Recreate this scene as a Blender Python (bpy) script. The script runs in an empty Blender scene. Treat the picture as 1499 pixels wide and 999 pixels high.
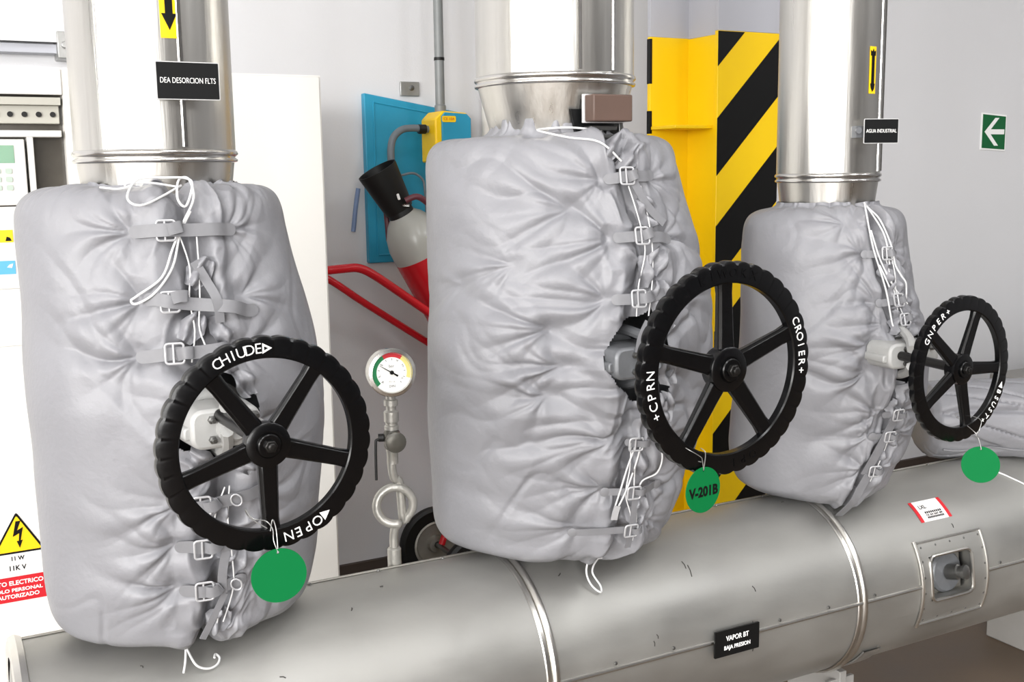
import bpy, math, random
import numpy as np
from mathutils import Vector, Matrix
C = bpy.context.scene.collection
SC = bpy.context.scene
PI = math.pi

# ------------------------------------------------------------------ camera
CAM_H = 1.75
pit, rol, yaw = math.radians(8.7), math.radians(-0.82), math.radians(62.0)
F = Vector((math.cos(yaw)*math.cos(pit), math.sin(yaw)*math.cos(pit), -math.sin(pit)))
R0 = Vector((math.sin(yaw), -math.cos(yaw), 0))
U0 = R0.cross(F)
Rt = math.cos(rol)*R0 + math.sin(rol)*U0
Up = -math.sin(rol)*R0 + math.cos(rol)*U0
cam = bpy.data.objects.new('camera', bpy.data.cameras.new('camera'))
cam.matrix_world = Matrix(((Rt.x, Up.x, -F.x, 0), (Rt.y, Up.y, -F.y, 0), (Rt.z, Up.z, -F.z, CAM_H), (0, 0, 0, 1)))
cam.data.sensor_width = 36.0
cam.data.lens = 36.0*1600/1499
cam.data.clip_start = 0.02
C.objects.link(cam)
SC.camera = cam

# ------------------------------------------------------------------ world, daylight, exposure
w = bpy.data.worlds.new('world'); SC.world = w; w.use_nodes = True
w.node_tree.nodes['Background'].inputs[0].default_value = (0.8, 0.85, 0.95, 1)
w.node_tree.nodes['Background'].inputs[1].default_value = 0.35
SC.view_settings.view_transform = 'Standard'
SC.view_settings.look = 'None'
SC.view_settings.exposure = 0.2
SC.view_settings.gamma = 1.0
SC.view_settings.use_curve_mapping = False
SC.cycles.max_bounces = 8
SC.cycles.sample_clamp_indirect = 6.0

def area(name, loc, aim, sx, sy, power, col=(1, 1, 1)):
    l = bpy.data.lights.new(name, 'AREA'); l.shape = 'RECTANGLE'
    l.size, l.size_y, l.energy, l.color = sx, sy, power, col
    o = bpy.data.objects.new(name, l); C.objects.link(o)
    o.location = loc
    d = Vector(aim).normalized()
    o.rotation_euler = d.to_track_quat('-Z', 'Z' if abs(d.z) < .9 else 'Y').to_euler()
    return o
# tall window bays of the hall: one row behind the camera, one row in the wall at the near pipe end
for k in range(3):
    area('daylight_bay', (-8.0 + 2.75*k, -8.9, 2.7), (0, 1, 0), 2.0, 3.8, 370, (1.0, 0.99, 0.975))
for k in range(3):
    area('daylight_side', (-9.3, -7.3 + 2.9*k, 2.7), (1, 0, 0), 2.1, 3.8, 430, (1.0, 0.99, 0.97))
# unseen overhead fill rows, added to brighten wall, cabinet and pipe top
for k in range(4):
    area('ceiling_fill', (-2.0 + 2.6*k, 2.2, 4.85), (0, 0, -1), 0.35, 2.6, 5, (0.97, 0.98, 1.0))
for k in range(5):
    area('ceiling_fill', (-4.2 + 2.6*k, -1.6, 4.85), (0, 0, -1), 0.35, 2.6, 74, (0.97, 0.98, 1.0))

# ------------------------------------------------------------------ helpers
def srgb(r, g, b):
    f = lambda v: (v/255/12.92 if v/255 <= .04045 else ((v/255+.055)/1.055)**2.4)
    return (f(r), f(g), f(b), 1)

def mat(name, col, rough=.5, metal=0.0, spec=.5, noise=0.0, nscale=8.0, bump=0.0, bscale=60.0, stretch=(1, 1, 1), rvar=0.0, coat=0.0):
    m = bpy.data.materials.new(name); m.use_nodes = True
    nt = m.node_tree; b = nt.nodes['Principled BSDF']
    b.inputs['Base Color'].default_value = col
    b.inputs['Roughness'].default_value = rough
    b.inputs['Metallic'].default_value = metal
    b.inputs['Specular IOR Level'].default_value = spec
    if coat: b.inputs['Coat Weight'].default_value = coat; b.inputs['Coat Roughness'].default_value = .12
    tc = nt.nodes.new('ShaderNodeTexCoord'); mp = nt.nodes.new('ShaderNodeMapping')
    mp.inputs['Scale'].default_value = stretch
    nt.links.new(tc.outputs['Object'], mp.inputs['Vector'])
    if noise or rvar:
        n = nt.nodes.new('ShaderNodeTexNoise'); n.inputs['Scale'].default_value = nscale; n.inputs['Detail'].default_value = 6
        nt.links.new(mp.outputs[0], n.inputs['Vector'])
        if noise:
            hs = nt.nodes.new('ShaderNodeHueSaturation'); hs.inputs['Color'].default_value = col
            mr = nt.nodes.new('ShaderNodeMapRange'); mr.inputs[1].default_value = .3; mr.inputs[2].default_value = .7
            mr.inputs[3].default_value = 1-noise; mr.inputs[4].default_value = 1+noise
            nt.links.new(n.outputs['Fac'], mr.inputs[0]); nt.links.new(mr.outputs[0], hs.inputs['Value'])
            nt.links.new(hs.outputs[0], b.inputs['Base Color'])
        if rvar:
            mr = nt.nodes.new('ShaderNodeMapRange'); mr.inputs[1].default_value = .3; mr.inputs[2].default_value = .7
            mr.inputs[3].default_value = max(.02, rough-rvar); mr.inputs[4].default_value = rough+rvar
            nt.links.new(n.outputs['Fac'], mr.inputs[0]); nt.links.new(mr.outputs[0], b.inputs['Roughness'])
    if bump:
        n2 = nt.nodes.new('ShaderNodeTexNoise'); n2.inputs['Scale'].default_value = bscale; n2.inputs['Detail'].default_value = 4
        nt.links.new(mp.outputs[0], n2.inputs['Vector'])
        bp = nt.nodes.new('ShaderNodeBump'); bp.inputs['Strength'].default_value = bump; bp.inputs['Distance'].default_value = .01
        nt.links.new(n2.outputs['Fac'], bp.inputs['Height']); nt.links.new(bp.outputs[0], b.inputs['Normal'])
    return m

M = {}
M['fabric'] = mat('silver_grey_fabric', srgb(127, 127, 131), .46, 0, .5, .03, 5, .10, 90)
M['strap'] = mat('grey_webbing', srgb(116, 116, 119), .5, 0, .4, .05, 60)
M['cord'] = mat('white_cord', srgb(205, 205, 205), .6)
M['buckle'] = mat('light_grey_buckle', srgb(176, 176, 178), .35, 0.2)
M['tabdark'] = mat('dark_grey_tab', srgb(120, 120, 123), .5)
M['steel'] = mat('polished_steel_cladding', srgb(200, 198, 193), .33, 1, .5, .07, 6, .05, 30, (6, 6, .2), .07)
M['bead'] = mat('steel_bead', srgb(200, 198, 194), .22, 1)
M['alu'] = mat('dull_aluminium_cladding', srgb(166, 165, 161), .5, .85, .5, .12, 2.6, .06, 14, (1, 2, 2), .10)
M['aluband'] = mat('aluminium_band', srgb(205, 203, 198), .28, 1, .5, .06, 20)
M['aludark'] = mat('worn_aluminium', srgb(150, 147, 140), .5, .8, .5, .15, 12)
M['black'] = mat('black_gloss_paint', srgb(5, 5, 6), .24, 0, .32, .1, 40, .03, 50)
M['blackp'] = mat('black_plate', srgb(9, 10, 11), .45, 0, .3)
M['plateedge'] = mat('plate_edge', srgb(190, 190, 190), .4)
M['white'] = mat('white_print', srgb(240, 240, 238), .5)
M['print'] = mat('black_print', srgb(8, 8, 8), .6, 0, .2)
M['green'] = mat('green_tag', srgb(0, 100, 50), .75, 0, .15)
M['exitgreen'] = mat('exit_green', srgb(0, 92, 46), .5)
M['yellow'] = mat('yellow_paint', srgb(246, 203, 0), .38, 0, .5, .03, 3)
M['ylabel'] = mat('yellow_label', srgb(246, 200, 10), .4)
M['hazard'] = mat('hazard_black', srgb(7, 7, 7), .45, 0, .3)
M['greypaint'] = mat('grey_column_paint', srgb(178, 179, 186), .45)
M['wall'] = mat('wall_plaster', srgb(208, 208, 210), .75, 0, .3, .02, 1.2, .06, 120)
M['hallwall'] = mat('hall_wall_grey', srgb(126, 126, 128), .8)
M['ceil'] = mat('ceiling_paint', srgb(225, 225, 225), .8)
M['skirt'] = mat('dark_skirting', srgb(66, 56, 50), .6)
M['floor'] = mat('brown_concrete', srgb(98, 84, 70), .5, 0, .4, .22, 2.2, .05, 30, (1, 1, 1), .1)
M['cab'] = mat('cream_cabinet_paint', srgb(226, 224, 219), .4)
M['cabdark'] = mat('dark_window', srgb(78, 74, 68), .2, 0, .5, .2, 9)
M['cabgrey'] = mat('grey_rail', srgb(178, 176, 166), .4)
M['lcd'] = mat('lcd_green', srgb(128, 166, 140), .25)
M['key'] = mat('keypad_key', srgb(176, 190, 178), .5)
M['blue'] = mat('teal_blue_paint', srgb(38, 144, 178), .4, 0, .5, .05, 5)
M['bluel'] = mat('light_blue_label', srgb(90, 170, 215), .5)
M['conduit'] = mat('grey_conduit', srgb(124, 127, 127), .4, 0, .5, .08, 12)
M['hosegrey'] = mat('grey_rubber_hose', srgb(104, 112, 118), .5)
M['galv'] = mat('galvanised_steel', srgb(170, 170, 168), .4, .8, .5, .1, 25)
M['red'] = mat('red_paint', srgb(196, 22, 34), .25, 0, .5, .03, 5)
M['redsign'] = mat('red_sign', srgb(196, 20, 34), .45)
M['tankgrey'] = mat('grey_cylinder_paint', srgb(172, 172, 166), .25)
M['rubber'] = mat('black_rubber', srgb(11, 11, 11), .5, 0, .4)
M['maroon'] = mat('maroon_hose', srgb(96, 44, 54), .45)
M['lime'] = mat('lime_label', srgb(206, 226, 40), .5)
M['brown'] = mat('brown_box_paint', srgb(88, 70, 62), .5, 0, .4, .06, 14)
M['castlight'] = mat('silver_painted_casting', srgb(168, 168, 166), .45, .1, .5, .05, 18, .1, 40)
M['castdark'] = mat('dark_grey_casting', srgb(112, 114, 117), .4, .3, .5, .12, 22, .12, 40)
M['castblack'] = mat('blackened_steel', srgb(40, 39, 38), .35, .7)
M['bolt'] = mat('steel_bolt', srgb(120, 120, 118), .35, .9)
M['dial'] = mat('gauge_dial', srgb(244, 244, 240), .4)
M['dgreen'] = mat('dial_green', srgb(20, 120, 70), .4)
M['dred'] = mat('dial_red', srgb(196, 40, 50), .4)
M['dyel'] = mat('dial_yellow', srgb(226, 214, 130), .4)
M['siphon'] = mat('silver_painted_tube', srgb(164, 162, 156), .36, .5, .5, .08, 40, .15, 70)
M['cock'] = mat('dark_bronze_cock', srgb(92, 90, 84), .4, .5, .5, .1, 30)
M['paper'] = mat('white_label', srgb(226, 224, 222), .6)
M['dirt'] = mat('dark_scuff', srgb(52, 50, 47), .7)
M['plinth'] = mat('pale_concrete', srgb(138, 136, 133), .7, 0, .3, .05, 6)
g = bpy.data.materials.new('gauge_glass'); g.use_nodes = True
gb = g.node_tree.nodes['Principled BSDF']
gb.inputs['Transmission Weight'].default_value = 1; gb.inputs['Roughness'].default_value = .02; gb.inputs['IOR'].default_value = 1.1
M['glass'] = g

ROOTM = {}
def thing(name, label, cat, loc=(0, 0, 0), rz=0.0, group=None):
    o = bpy.data.objects.new(name, None); C.objects.link(o)
    o.empty_display_size = .05
    o.location = loc; o.rotation_euler = (0, 0, rz)
    o['label'] = label; o['category'] = cat
    if group: o['group'] = group
    ROOTM[o.name] = Matrix.Translation(loc) @ Matrix.Rotation(rz, 4, 'Z')
    return o
def tag(o, label, cat, group=None):
    o['label'] = label; o['category'] = cat
    if group: o['group'] = group
    return o
def root_matrix(o):
    while o is not None:
        if o.name in ROOTM: return ROOTM[o.name]
        o = o.parent
    return Matrix.Identity(4)

class MB:
    def __init__(s): s.v = []; s.f = []
    def add(s, vs, fs, mx=None):
        n = len(s.v)
        if mx is not None: vs = [tuple(mx @ Vector(v)) for v in vs]
        s.v += [tuple(map(float, v)) for v in vs]; s.f += [tuple(int(i)+n for i in f) for f in fs]
        return s
    def box(s, lo, hi, mx=None):
        (a, b, c), (d, e, f) = lo, hi
        vs = [(a, b, c), (d, b, c), (d, e, c), (a, e, c), (a, b, f), (d, b, f), (d, e, f), (a, e, f)]
        return s.add(vs, [(3, 2, 1, 0), (4, 5, 6, 7), (0, 1, 5, 4), (1, 2, 6, 5), (2, 3, 7, 6), (3, 0, 4, 7)], mx)
    def prism(s, poly, d, mx=None, taper=1.0, off=(0, 0)):      # polygon in local xy, extruded along local z 0..d
        n = len(poly)
        vs = [(x, y, 0) for x, y in poly] + [(off[0]+(x-off[0])*taper, off[1]+(y-off[1])*taper, d) for x, y in poly]
        fs = [tuple(range(n-1, -1, -1)), tuple(range(n, 2*n))] + [(i, (i+1) % n, n+(i+1) % n, n+i) for i in range(n)]
        return s.add(vs, fs, mx)
    def lathe(s, prof, mx=None, n=32, caps=True, a0=0, a1=2*PI):   # prof [(r, h)] about local z
        full = abs(a1-a0-2*PI) < 1e-6
        m = n if full else n+1
        vs = []; fs = []
        for r, h in prof:
            for i in range(m):
                a = a0+(a1-a0)*i/n
                vs.append((r*math.cos(a), r*math.sin(a), h))
        for j in range(len(prof)-1):
            for i in range(n if full else n):
                k = (i+1) % m if full else i+1
                fs.append((j*m+i, j*m+k, (j+1)*m+k, (j+1)*m+i))
        if caps and full:
            if prof[0][0] > 1e-5: fs.append(tuple(range(m-1, -1, -1)))
            if prof[-1][0] > 1e-5: fs.append(tuple(range((len(prof)-1)*m, len(prof)*m)))
        return s.add(vs, fs, mx)
    def tube(s, pts, r, n=8, closed=False, mx=None, smooth=0, flat=None):
        P = [Vector(p) for p in pts]
        if smooth: P = catmull(P, smooth, closed)
        m = len(P); vs = []; fs = []
        nrm = None
        for i in range(m):
            t = (P[(i+1) % m]-P[i-1]) if closed else (P[min(i+1, m-1)]-P[max(i-1, 0)])
            if t.length < 1e-9: t = Vector((0, 0, 1))
            t.normalize()
            if nrm is None:
                nrm = t.cross(Vector((0, 0, 1)))
                if nrm.length < 1e-3: nrm = t.cross(Vector((0, 1, 0)))
            nrm = nrm-t*nrm.dot(t)
            if nrm.length < 1e-6: nrm = t.orthogonal()
            nrm.normalize(); bn = t.cross(nrm)
            rr = r[i*len(r)//m] if isinstance(r, (list, tuple)) else r
            for k in range(n):
                a = 2*PI*k/n
                vs.append(P[i]+nrm*(rr*math.cos(a))+bn*(rr*math.sin(a)))
        for i in range(m if closed else m-1):
            j = (i+1) % m
            for k in range(n):
                l = (k+1) % n
                fs.append((i*n+k, i*n+l, j*n+l, j*n+k))
        if not closed:
            fs.append(tuple(range(n-1, -1, -1))); fs.append(tuple(range((m-1)*n, m*n)))
        return s.add(vs, fs, mx)
    def build(s, name, m, parent=None, local=False, smooth=True, ang=38, bevel=0.0):
        vs = s.v
        if parent is not None and not local:
            inv = root_matrix(parent).inverted()
            vs = [tuple(inv @ Vector(v)) for v in vs]
        me = bpy.data.meshes.new(name)
        me.from_pydata(vs, [], s.f); me.update()
        return link(name, me, m, parent, smooth, ang, bevel)

def link(name, me, m, parent=None, smooth=True, ang=38, bevel=0.0):
    me.validate()
    if m is not None: me.materials.append(M[m] if isinstance(m, str) else m)
    if smooth:
        me.polygons.foreach_set('use_smooth', [True]*len(me.polygons))
        if ang < 180: me.set_sharp_from_angle(angle=math.radians(ang))
    o = bpy.data.objects.new(name, me); C.objects.link(o)
    if parent is not None: o.parent = parent
    if bevel:
        b = o.modifiers.new('bevel', 'BEVEL'); b.width = bevel; b.segments = 2; b.limit_method = 'ANGLE'; b.angle_limit = math.radians(40)
    return o

def catmull(P, k, closed=False):
    n = len(P); out = []
    for i in range(n if closed else n-1):
        p0 = P[i-1] if (closed or i > 0) else P[0]
        p1 = P[i]; p2 = P[(i+1) % n]; p3 = P[(i+2) % n] if closed else P[min(i+2, n-1)]
        for j in range(k):
            t = j/k
            out.append(.5*((2*p1)+(p2-p0)*t+(2*p0-5*p1+4*p2-p3)*t*t+(3*p1-p0-3*p2+p3)*t**3))
    if not closed: out.append(P[-1])
    return out

def frame(o, x, y, z=None):
    x = Vector(x).normalized(); y = Vector(y); y = (y-x*y.dot(x)).normalized(); z = x.cross(y)
    o = Vector(o)
    return Matrix(((x.x, y.x, z.x, o.x), (x.y, y.y, z.y, o.y), (x.z, y.z, z.z, o.z), (0, 0, 0, 1)))
def axis_frame(o, d, hint=(0, 0, 1)):      # local z along d
    d = Vector(d).normalized(); h = Vector(hint)
    if abs(d.dot(h)) > .95: h = Vector((1, 0, 0))
    x = h.cross(d).normalized(); y = d.cross(x); o = Vector(o)
    return Matrix(((x.x, y.x, d.x, o.x), (x.y, y.y, d.y, o.y), (x.z, y.z, d.z, o.z), (0, 0, 0, 1)))
FRONT = lambda x, y, z: frame((x, y, z), (1, 0, 0), (0, 0, 1))     # local x right, y up, z towards -Y

def text_geo(txt, size, width=None, depth=.0006, align='CENTER', bold=-.0001):
    cu = bpy.data.curves.new('txt', 'FONT'); cu.body = txt; cu.size = size
    cu.align_x = align; cu.align_y = 'CENTER'; cu.extrude = depth/2; cu.offset = bold; cu.resolution_u = 3
    o = bpy.data.objects.new('txt', cu)
    me = o.to_mesh()
    vs = [tuple(v.co) for v in me.vertices]; fs = [tuple(p.vertices) for p in me.polygons]
    o.to_mesh_clear()
    bpy.data.objects.remove(o); bpy.data.curves.remove(cu)
    if width and vs:
        x0 = min(v[0] for v in vs); x1 = max(v[0] for v in vs); k = width/max(1e-6, x1-x0)
        c = (x0+x1)/2 if align == 'CENTER' else 0
        vs = [((v[0]-c)*k, v[1], v[2]) for v in vs]
    return vs, fs
def rrect(w_, h_, r, n=5, cx=0, cy=0):
    out = []
    for (sx, sy, a) in ((1, 1, 0), (-1, 1, 90), (-1, -1, 180), (1, -1, 270)):
        for i in range(n+1):
            t = math.radians(a+90*i/n)
            out.append((cx+sx*(w_/2-r)+r*math.cos(t), cy+sy*(h_/2-r)+r*math.sin(t)))
    return out
def struct(mb, name, m):
    o = mb.build(name, m, smooth=False); o['kind'] = 'structure'; return o

# ------------------------------------------------------------------ setting
Y0, ZP, RP = 2.117, .661, .2358          # axis of the main pipe
XB, YB = (-9.5, 8.5), (-9.1, 4.3)
struct(MB().box((XB[0], YB[0], -.1), (XB[1], YB[1], 0)), 'floor', 'floor')
struct(MB().box((XB[0], YB[1], 0), (XB[1], YB[1]+.15, 5.0)), 'wall_back', 'wall')
struct(MB().box((XB[0], YB[0]-.15, 0), (XB[1], YB[0], 5.0)), 'wall_front', 'hallwall')
struct(MB().box((XB[0]-.15, YB[0], 0), (XB[0], YB[1], 5.0)), 'wall_left', 'hallwall')
struct(MB().box((XB[1], YB[0], 0), (XB[1]+.15, YB[1], 5.0)), 'wall_right', 'hallwall')
struct(MB().box((XB[0], YB[0], 5.0), (XB[1], YB[1], 5.1)), 'ceiling', 'ceil')
struct(MB().box((1.15, YB[1]-.02, 0), (XB[1], YB[1], .108)), 'baseboard_back', 'skirt')

# ------------------------------------------------------------------ main pipe
def cyl_pt(x, adeg, r=RP):
    a = math.radians(adeg); return (x, Y0+r*math.cos(a), ZP+r*math.sin(a))
def cyl_patch(x0, x1, a0, a1, r, nx, na, hole=None, thick=0.0):
    xs = list(np.linspace(x0, x1, nx+1)); as_ = list(np.linspace(a0, a1, na+1))
    if hole:
        xs = sorted(set([x for x in xs if not any(abs(x-h) < .004 for h in hole[:2])]+list(hole[:2])))
        as_ = sorted(set([a for a in as_ if not any(abs(a-h) < .8 for h in hole[2:])]+list(hole[2:])))
    b = MB(); vs = [cyl_pt(x, a, r) for x in xs for a in as_]; m = len(as_); fs = []
    for i in range(len(xs)-1):
        for j in range(m-1):
            if hole:
                xc, ac = (xs[i]+xs[i+1])/2, (as_[j]+as_[j+1])/2
                if hole[0] < xc < hole[1] and hole[2] < ac < hole[3]: continue
            fs.append((i*m+j, (i+1)*m+j, (i+1)*m+j+1, i*m+j+1))
    b.add(vs, fs); return b
main = thing('steam_main', 'large horizontal aluminium-clad pipe running below the three wrapped valves', 'pipe', (2.4, Y0, .425))
HOLE = (2.222, 2.376, 158.0, 186.0)
segs = [(.085, 1.095), (1.095, 1.985), (1.985, 3.25), (3.25, 5.2)]
for i, (a, b) in enumerate(segs):
    h = HOLE if i == 2 else None
    ra, rb = (75.0, 175.0) if not h else (75.0, 192.0)
    cyl_patch(a, b, ra, rb, RP, 14, 44, h).build('cladding_sheet', 'alu', main, ang=180)
    cyl_patch(a, b, rb, 435.0, RP-.0008, 14, 60).build('cladding_sheet', 'alu', main, ang=180)
    mb = MB()
    x0, x1 = a+.008, b-.008
    parts = [(x0, x1)] if not h else [(x0, 2.186), (2.434, x1)]
    for (p, q) in parts:
        mb.tube([cyl_pt(x, 175.2, RP+.0015) for x in np.linspace(p, q, 8)], .0048, 8)
    mb.build('seam_strip', 'aluband', main)
    cyl_patch(a, b, 66, 76, RP+.003, 4, 6).build('seam_strip', 'aluband', main)
    MB().tube([cyl_pt(x, 76.3, RP+.002) for x in (a+.01, b-.01)], .003, 6).build('seam_strip', 'aludark', main)
for x in (1.095, 1.985, 3.25):
    mb = MB()
    mb.lathe([(RP-.002, -.0095), (RP+.005, -.0085), (RP+.0085, -.004), (RP+.0095, 0), (RP+.0085, .004), (RP+.005, .0085), (RP-.002, .0095)],
             axis_frame((x, Y0, ZP), (1, 0, 0)), 72, caps=False)
    mb.lathe([(RP+.001, .0095), (RP+.0035, .012), (RP+.0035, .020), (RP+.001, .0225)], axis_frame((x-.032, Y0, ZP), (1, 0, 0)), 72, caps=False)
    mb.build('ring_band', 'aluband', main)
mb = MB(); mb.lathe([(RP-.03, -.012), (RP-.004, -.014), (RP+.006, -.011), (RP+.011, 0), (RP+.006, .011), (RP-.002, .014)], axis_frame((.082, Y0, ZP), (1, 0, 0)), 72, caps=False)
mb.build('end_rim', 'aluband', main)
mb = MB(); mb.lathe([(.0001, -.022), (.12, -.02), (RP-.03, -.008), (RP-.012, 0)], axis_frame((.082, Y0, ZP), (1, 0, 0)), 60, caps=False)
mb.build('end_cap', 'alu', main)
rv = MB(); random.seed(4)
def rivet(x, a, r=.0042): rv.lathe([(r, 0), (r*.8, .0022), (.0001, .003)], axis_frame(cyl_pt(x, a, RP+.002), (0, math.cos(math.radians(a)), math.sin(math.radians(a)))), 8)
for x in np.arange(.16, 5, .155):
    if not 2.15 < x < 2.46: rivet(x, 172.4); 
    rivet(x+.03, 79)
for k in range(5):
    rivet(2.205+.054*k, 151.5); rivet(2.205+.054*k, 198.5)
for a in (160, 170, 180, 190): rivet(2.198, a); rivet(2.424, a)
o = rv.build('rivet', 'bolt', main); o['kind'] = 'stuff'
sc = MB()
for (x, a, l, t) in ((.52, 140, .012, .4), (.28, 120, .006, 1), (.7, 112, .008, 2), (.62, 155, .01, .2), (1.5, 130, .03, 1.7), (1.49, 127, .02, 1.5), (1.65, 150, .015, 1.2), (1.18, 118, .01, 2.5), (1.9, 95, .008, .3),
                     (.33, 100, .006, .1), (.56, 96, .006, 0), (.78, 100, .007, .2), (1.35, 166, .012, 1.5), (1.36, 163, .01, 1.3), (.40, 168, .02, 1.6), (2.35, 141, .012, 1.6), (2.62, 168, .015, 1.6), (1.63, 169, .022, 1.6), (1.63, 182, .02, 1.6)):
    p0 = Vector(cyl_pt(x, a, RP+.0004)); da = math.sin(t)*l/RP*57.3
    p1 = Vector(cyl_pt(x+math.cos(t)*l, a+da, RP+.0004)); pm = (p0+p1)/2+Vector((.0015, 0, .001))
    sc.tube([p0, pm, p1], .0011, 5)
o = sc.build('scuff_mark', 'dirt', main); o['kind'] = 'stuff'

# inspection port
prt = cyl_patch(2.190, 2.430, 149, 201, RP+.004, 12, 30, HOLE).build('inspection_panel', 'alu', main, ang=180)
mb = MB()
mb.tube([cyl_pt(2.188, a, RP+.005) for a in np.linspace(147, 203, 16)], .0045, 8)
mb.tube([cyl_pt(2.432, a, RP+.005) for a in np.linspace(149, 201, 16)], .0036, 8)
mb.tube([cyl_pt(x, 148.5, RP+.005) for x in np.linspace(2.19, 2.43, 6)], .003, 8)
mb.tube([cyl_pt(x, 201.5, RP+.005) for x in np.linspace(2.19, 2.43, 6)], .0036, 8)
mb.build('edge_strip', 'aluband', prt)
cx_, ca_ = (HOLE[0]+HOLE[1])/2, (HOLE[2]+HOLE[3])/2
hw, hh = (HOLE[1]-HOLE[0])/2, math.radians(HOLE[3]-HOLE[2])/2*RP
def port_ring(k, rad):
    return [Vector(cyl_pt(cx_+px, ca_+math.degrees(py/RP), rad)) for px, py in rrect(2*hw*k, 2*hh*k, .018, 5)]
mb = MB(); mb.tube(port_ring(1.0, RP+.006), .0048, 8, True); mb.build('opening_rim', 'aluband', prt)
mb = MB()
prev = None
rings = [port_ring(1.0, RP+.004), port_ring(1.15, RP-.03), port_ring(1.35, RP-.055)]
n = len(rings[0]); vs = [p for r_ in rings for p in r_]
mb.add(vs, [(j*n+i, j*n+(i+1) % n, (j+1)*n+(i+1) % n, (j+1)*n+i) for j in range(2) for i in range(n)])
mb.build('recess_wall', 'alu', prt, ang=180)
ad = math.radians(ca_); nd = Vector((0, math.cos(ad), math.sin(ad)))
fr = frame(Vector(cyl_pt(cx_, ca_, RP-.052)), (1, 0, 0), (0, -nd.z, nd.y) if nd.y > 0 else (0, nd.z, -nd.y))
MB().prism(rrect(.175, .15, .01), .004, fr).build('back_plate', 'aludark', prt, bevel=.001)
ctr = fr @ Vector((.026, -.004, .005))
mb = MB(); mb.lathe([(.056, 0), (.056, .006), (.05, .012), (.03, .014)], axis_frame(ctr, nd), 32); mb.build('drain_flange', 'castdark', prt)
mb = MB(); mb.lathe([(.021, 0), (.021, .03), (.016, .032), (.016, .042), (.019, .044), (.019, .052), (.012, .054)], axis_frame(ctr+nd*.012, nd+Vector((.25, 0, .1))), 20)
mb.build('drain_stub', 'bolt', prt)
# name plate, flat, standing off the front of the pipe
pl = MB().prism(rrect(.130, .063, .002, 2), .004, FRONT(1.570, Y0-RP-.010, .679)).build('name_plate', 'blackp', main, smooth=False)
mb = MB()
for s_, dz, wd, sz in (('VAPOR BT', .010, .066, .017), ('BAJA PRESION', -.012, .076, .0135)):
    vs, fs = text_geo(s_, sz, wd, bold=.0002); mb.add(vs, fs, FRONT(1.570, Y0-RP-.0145, .679+dz))
mb.build('lettering', 'white', pl, smooth=False)
for dx in (-.04, .04): MB().box((1.57+dx-.006, Y0-RP-.011, .667), (1.57+dx+.006, Y0-RP+.006, .69)).build('plate_bracket', 'galv', main)
# white and red sticker on the upper curve
st = cyl_patch(2.252, 2.364, 121, 136.5, RP+.0008, 4, 8).build('sticker', 'paper', main, ang=180)
for (a, b) in ((2.250, 2.262), (2.354, 2.366)):
    cyl_patch(a, b, 121, 136.5, RP+.0013, 2, 8).build('red_border', 'redsign', st, ang=180)
mb = MB()
def on_cyl(vs, x, a): return [cyl_pt(x+v[0], a+math.degrees(-v[1]/RP), RP+.0012+v[2]) for v in vs]
for s_, x, a, wd, sz in (('LXL', 2.286, 126.0, .026, .016), ('IIIIIIIII', 2.312, 130.3, .06, .008), ('12 34 567 89', 2.312, 132.2, .06, .007), ('IIIIIIIIIII', 2.312, 134.0, .06, .007)):
    vs, fs = text_geo(s_, sz, wd, .0002, bold=.0003); mb.add(on_cyl(vs, x, a), fs)
mb.build('lettering', 'print', st, smooth=False)
# supports
for i, (x, lab) in enumerate(((2.06, 'pale steel foot under the middle of the main pipe, below its right-hand ring'), (.5, 'pale steel foot under the near end of the main pipe'))):
    t = thing('pipe_support', lab, 'support', (x, Y0, 0), 0, 'feet of the main pipe')
    MB().box((x-.012, Y0-.10, .02), (x+.012, Y0+.10, .424)).build('web_plate', 'plinth', t, bevel=.002)
    MB().box((x-.05, Y0-.09, .02), (x+.05, Y0-.078, .40)).build('leg', 'plinth', t, bevel=.002)
    MB().box((x-.10, Y0-.12, 0), (x+.10, Y0+.12, .02)).build('base_plate', 'plinth', t, bevel=.002)
    mb = MB(); mb.lathe([(RP+.001, -.03), (RP+.005, -.03), (RP+.005, .03), (RP+.001, .03)], axis_frame((x, Y0, ZP), (1, 0, 0)), 24, False, math.radians(215), math.radians(325))
    mb.build('saddle', 'galv', t)
t = tag(MB().box((3.40, 2.34, 0), (3.9, 2.62, .165)).build('concrete_plinth', 'plinth', bevel=.006), 'pale concrete block on the brown floor below the far part of the main pipe', 'plinth')

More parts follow.
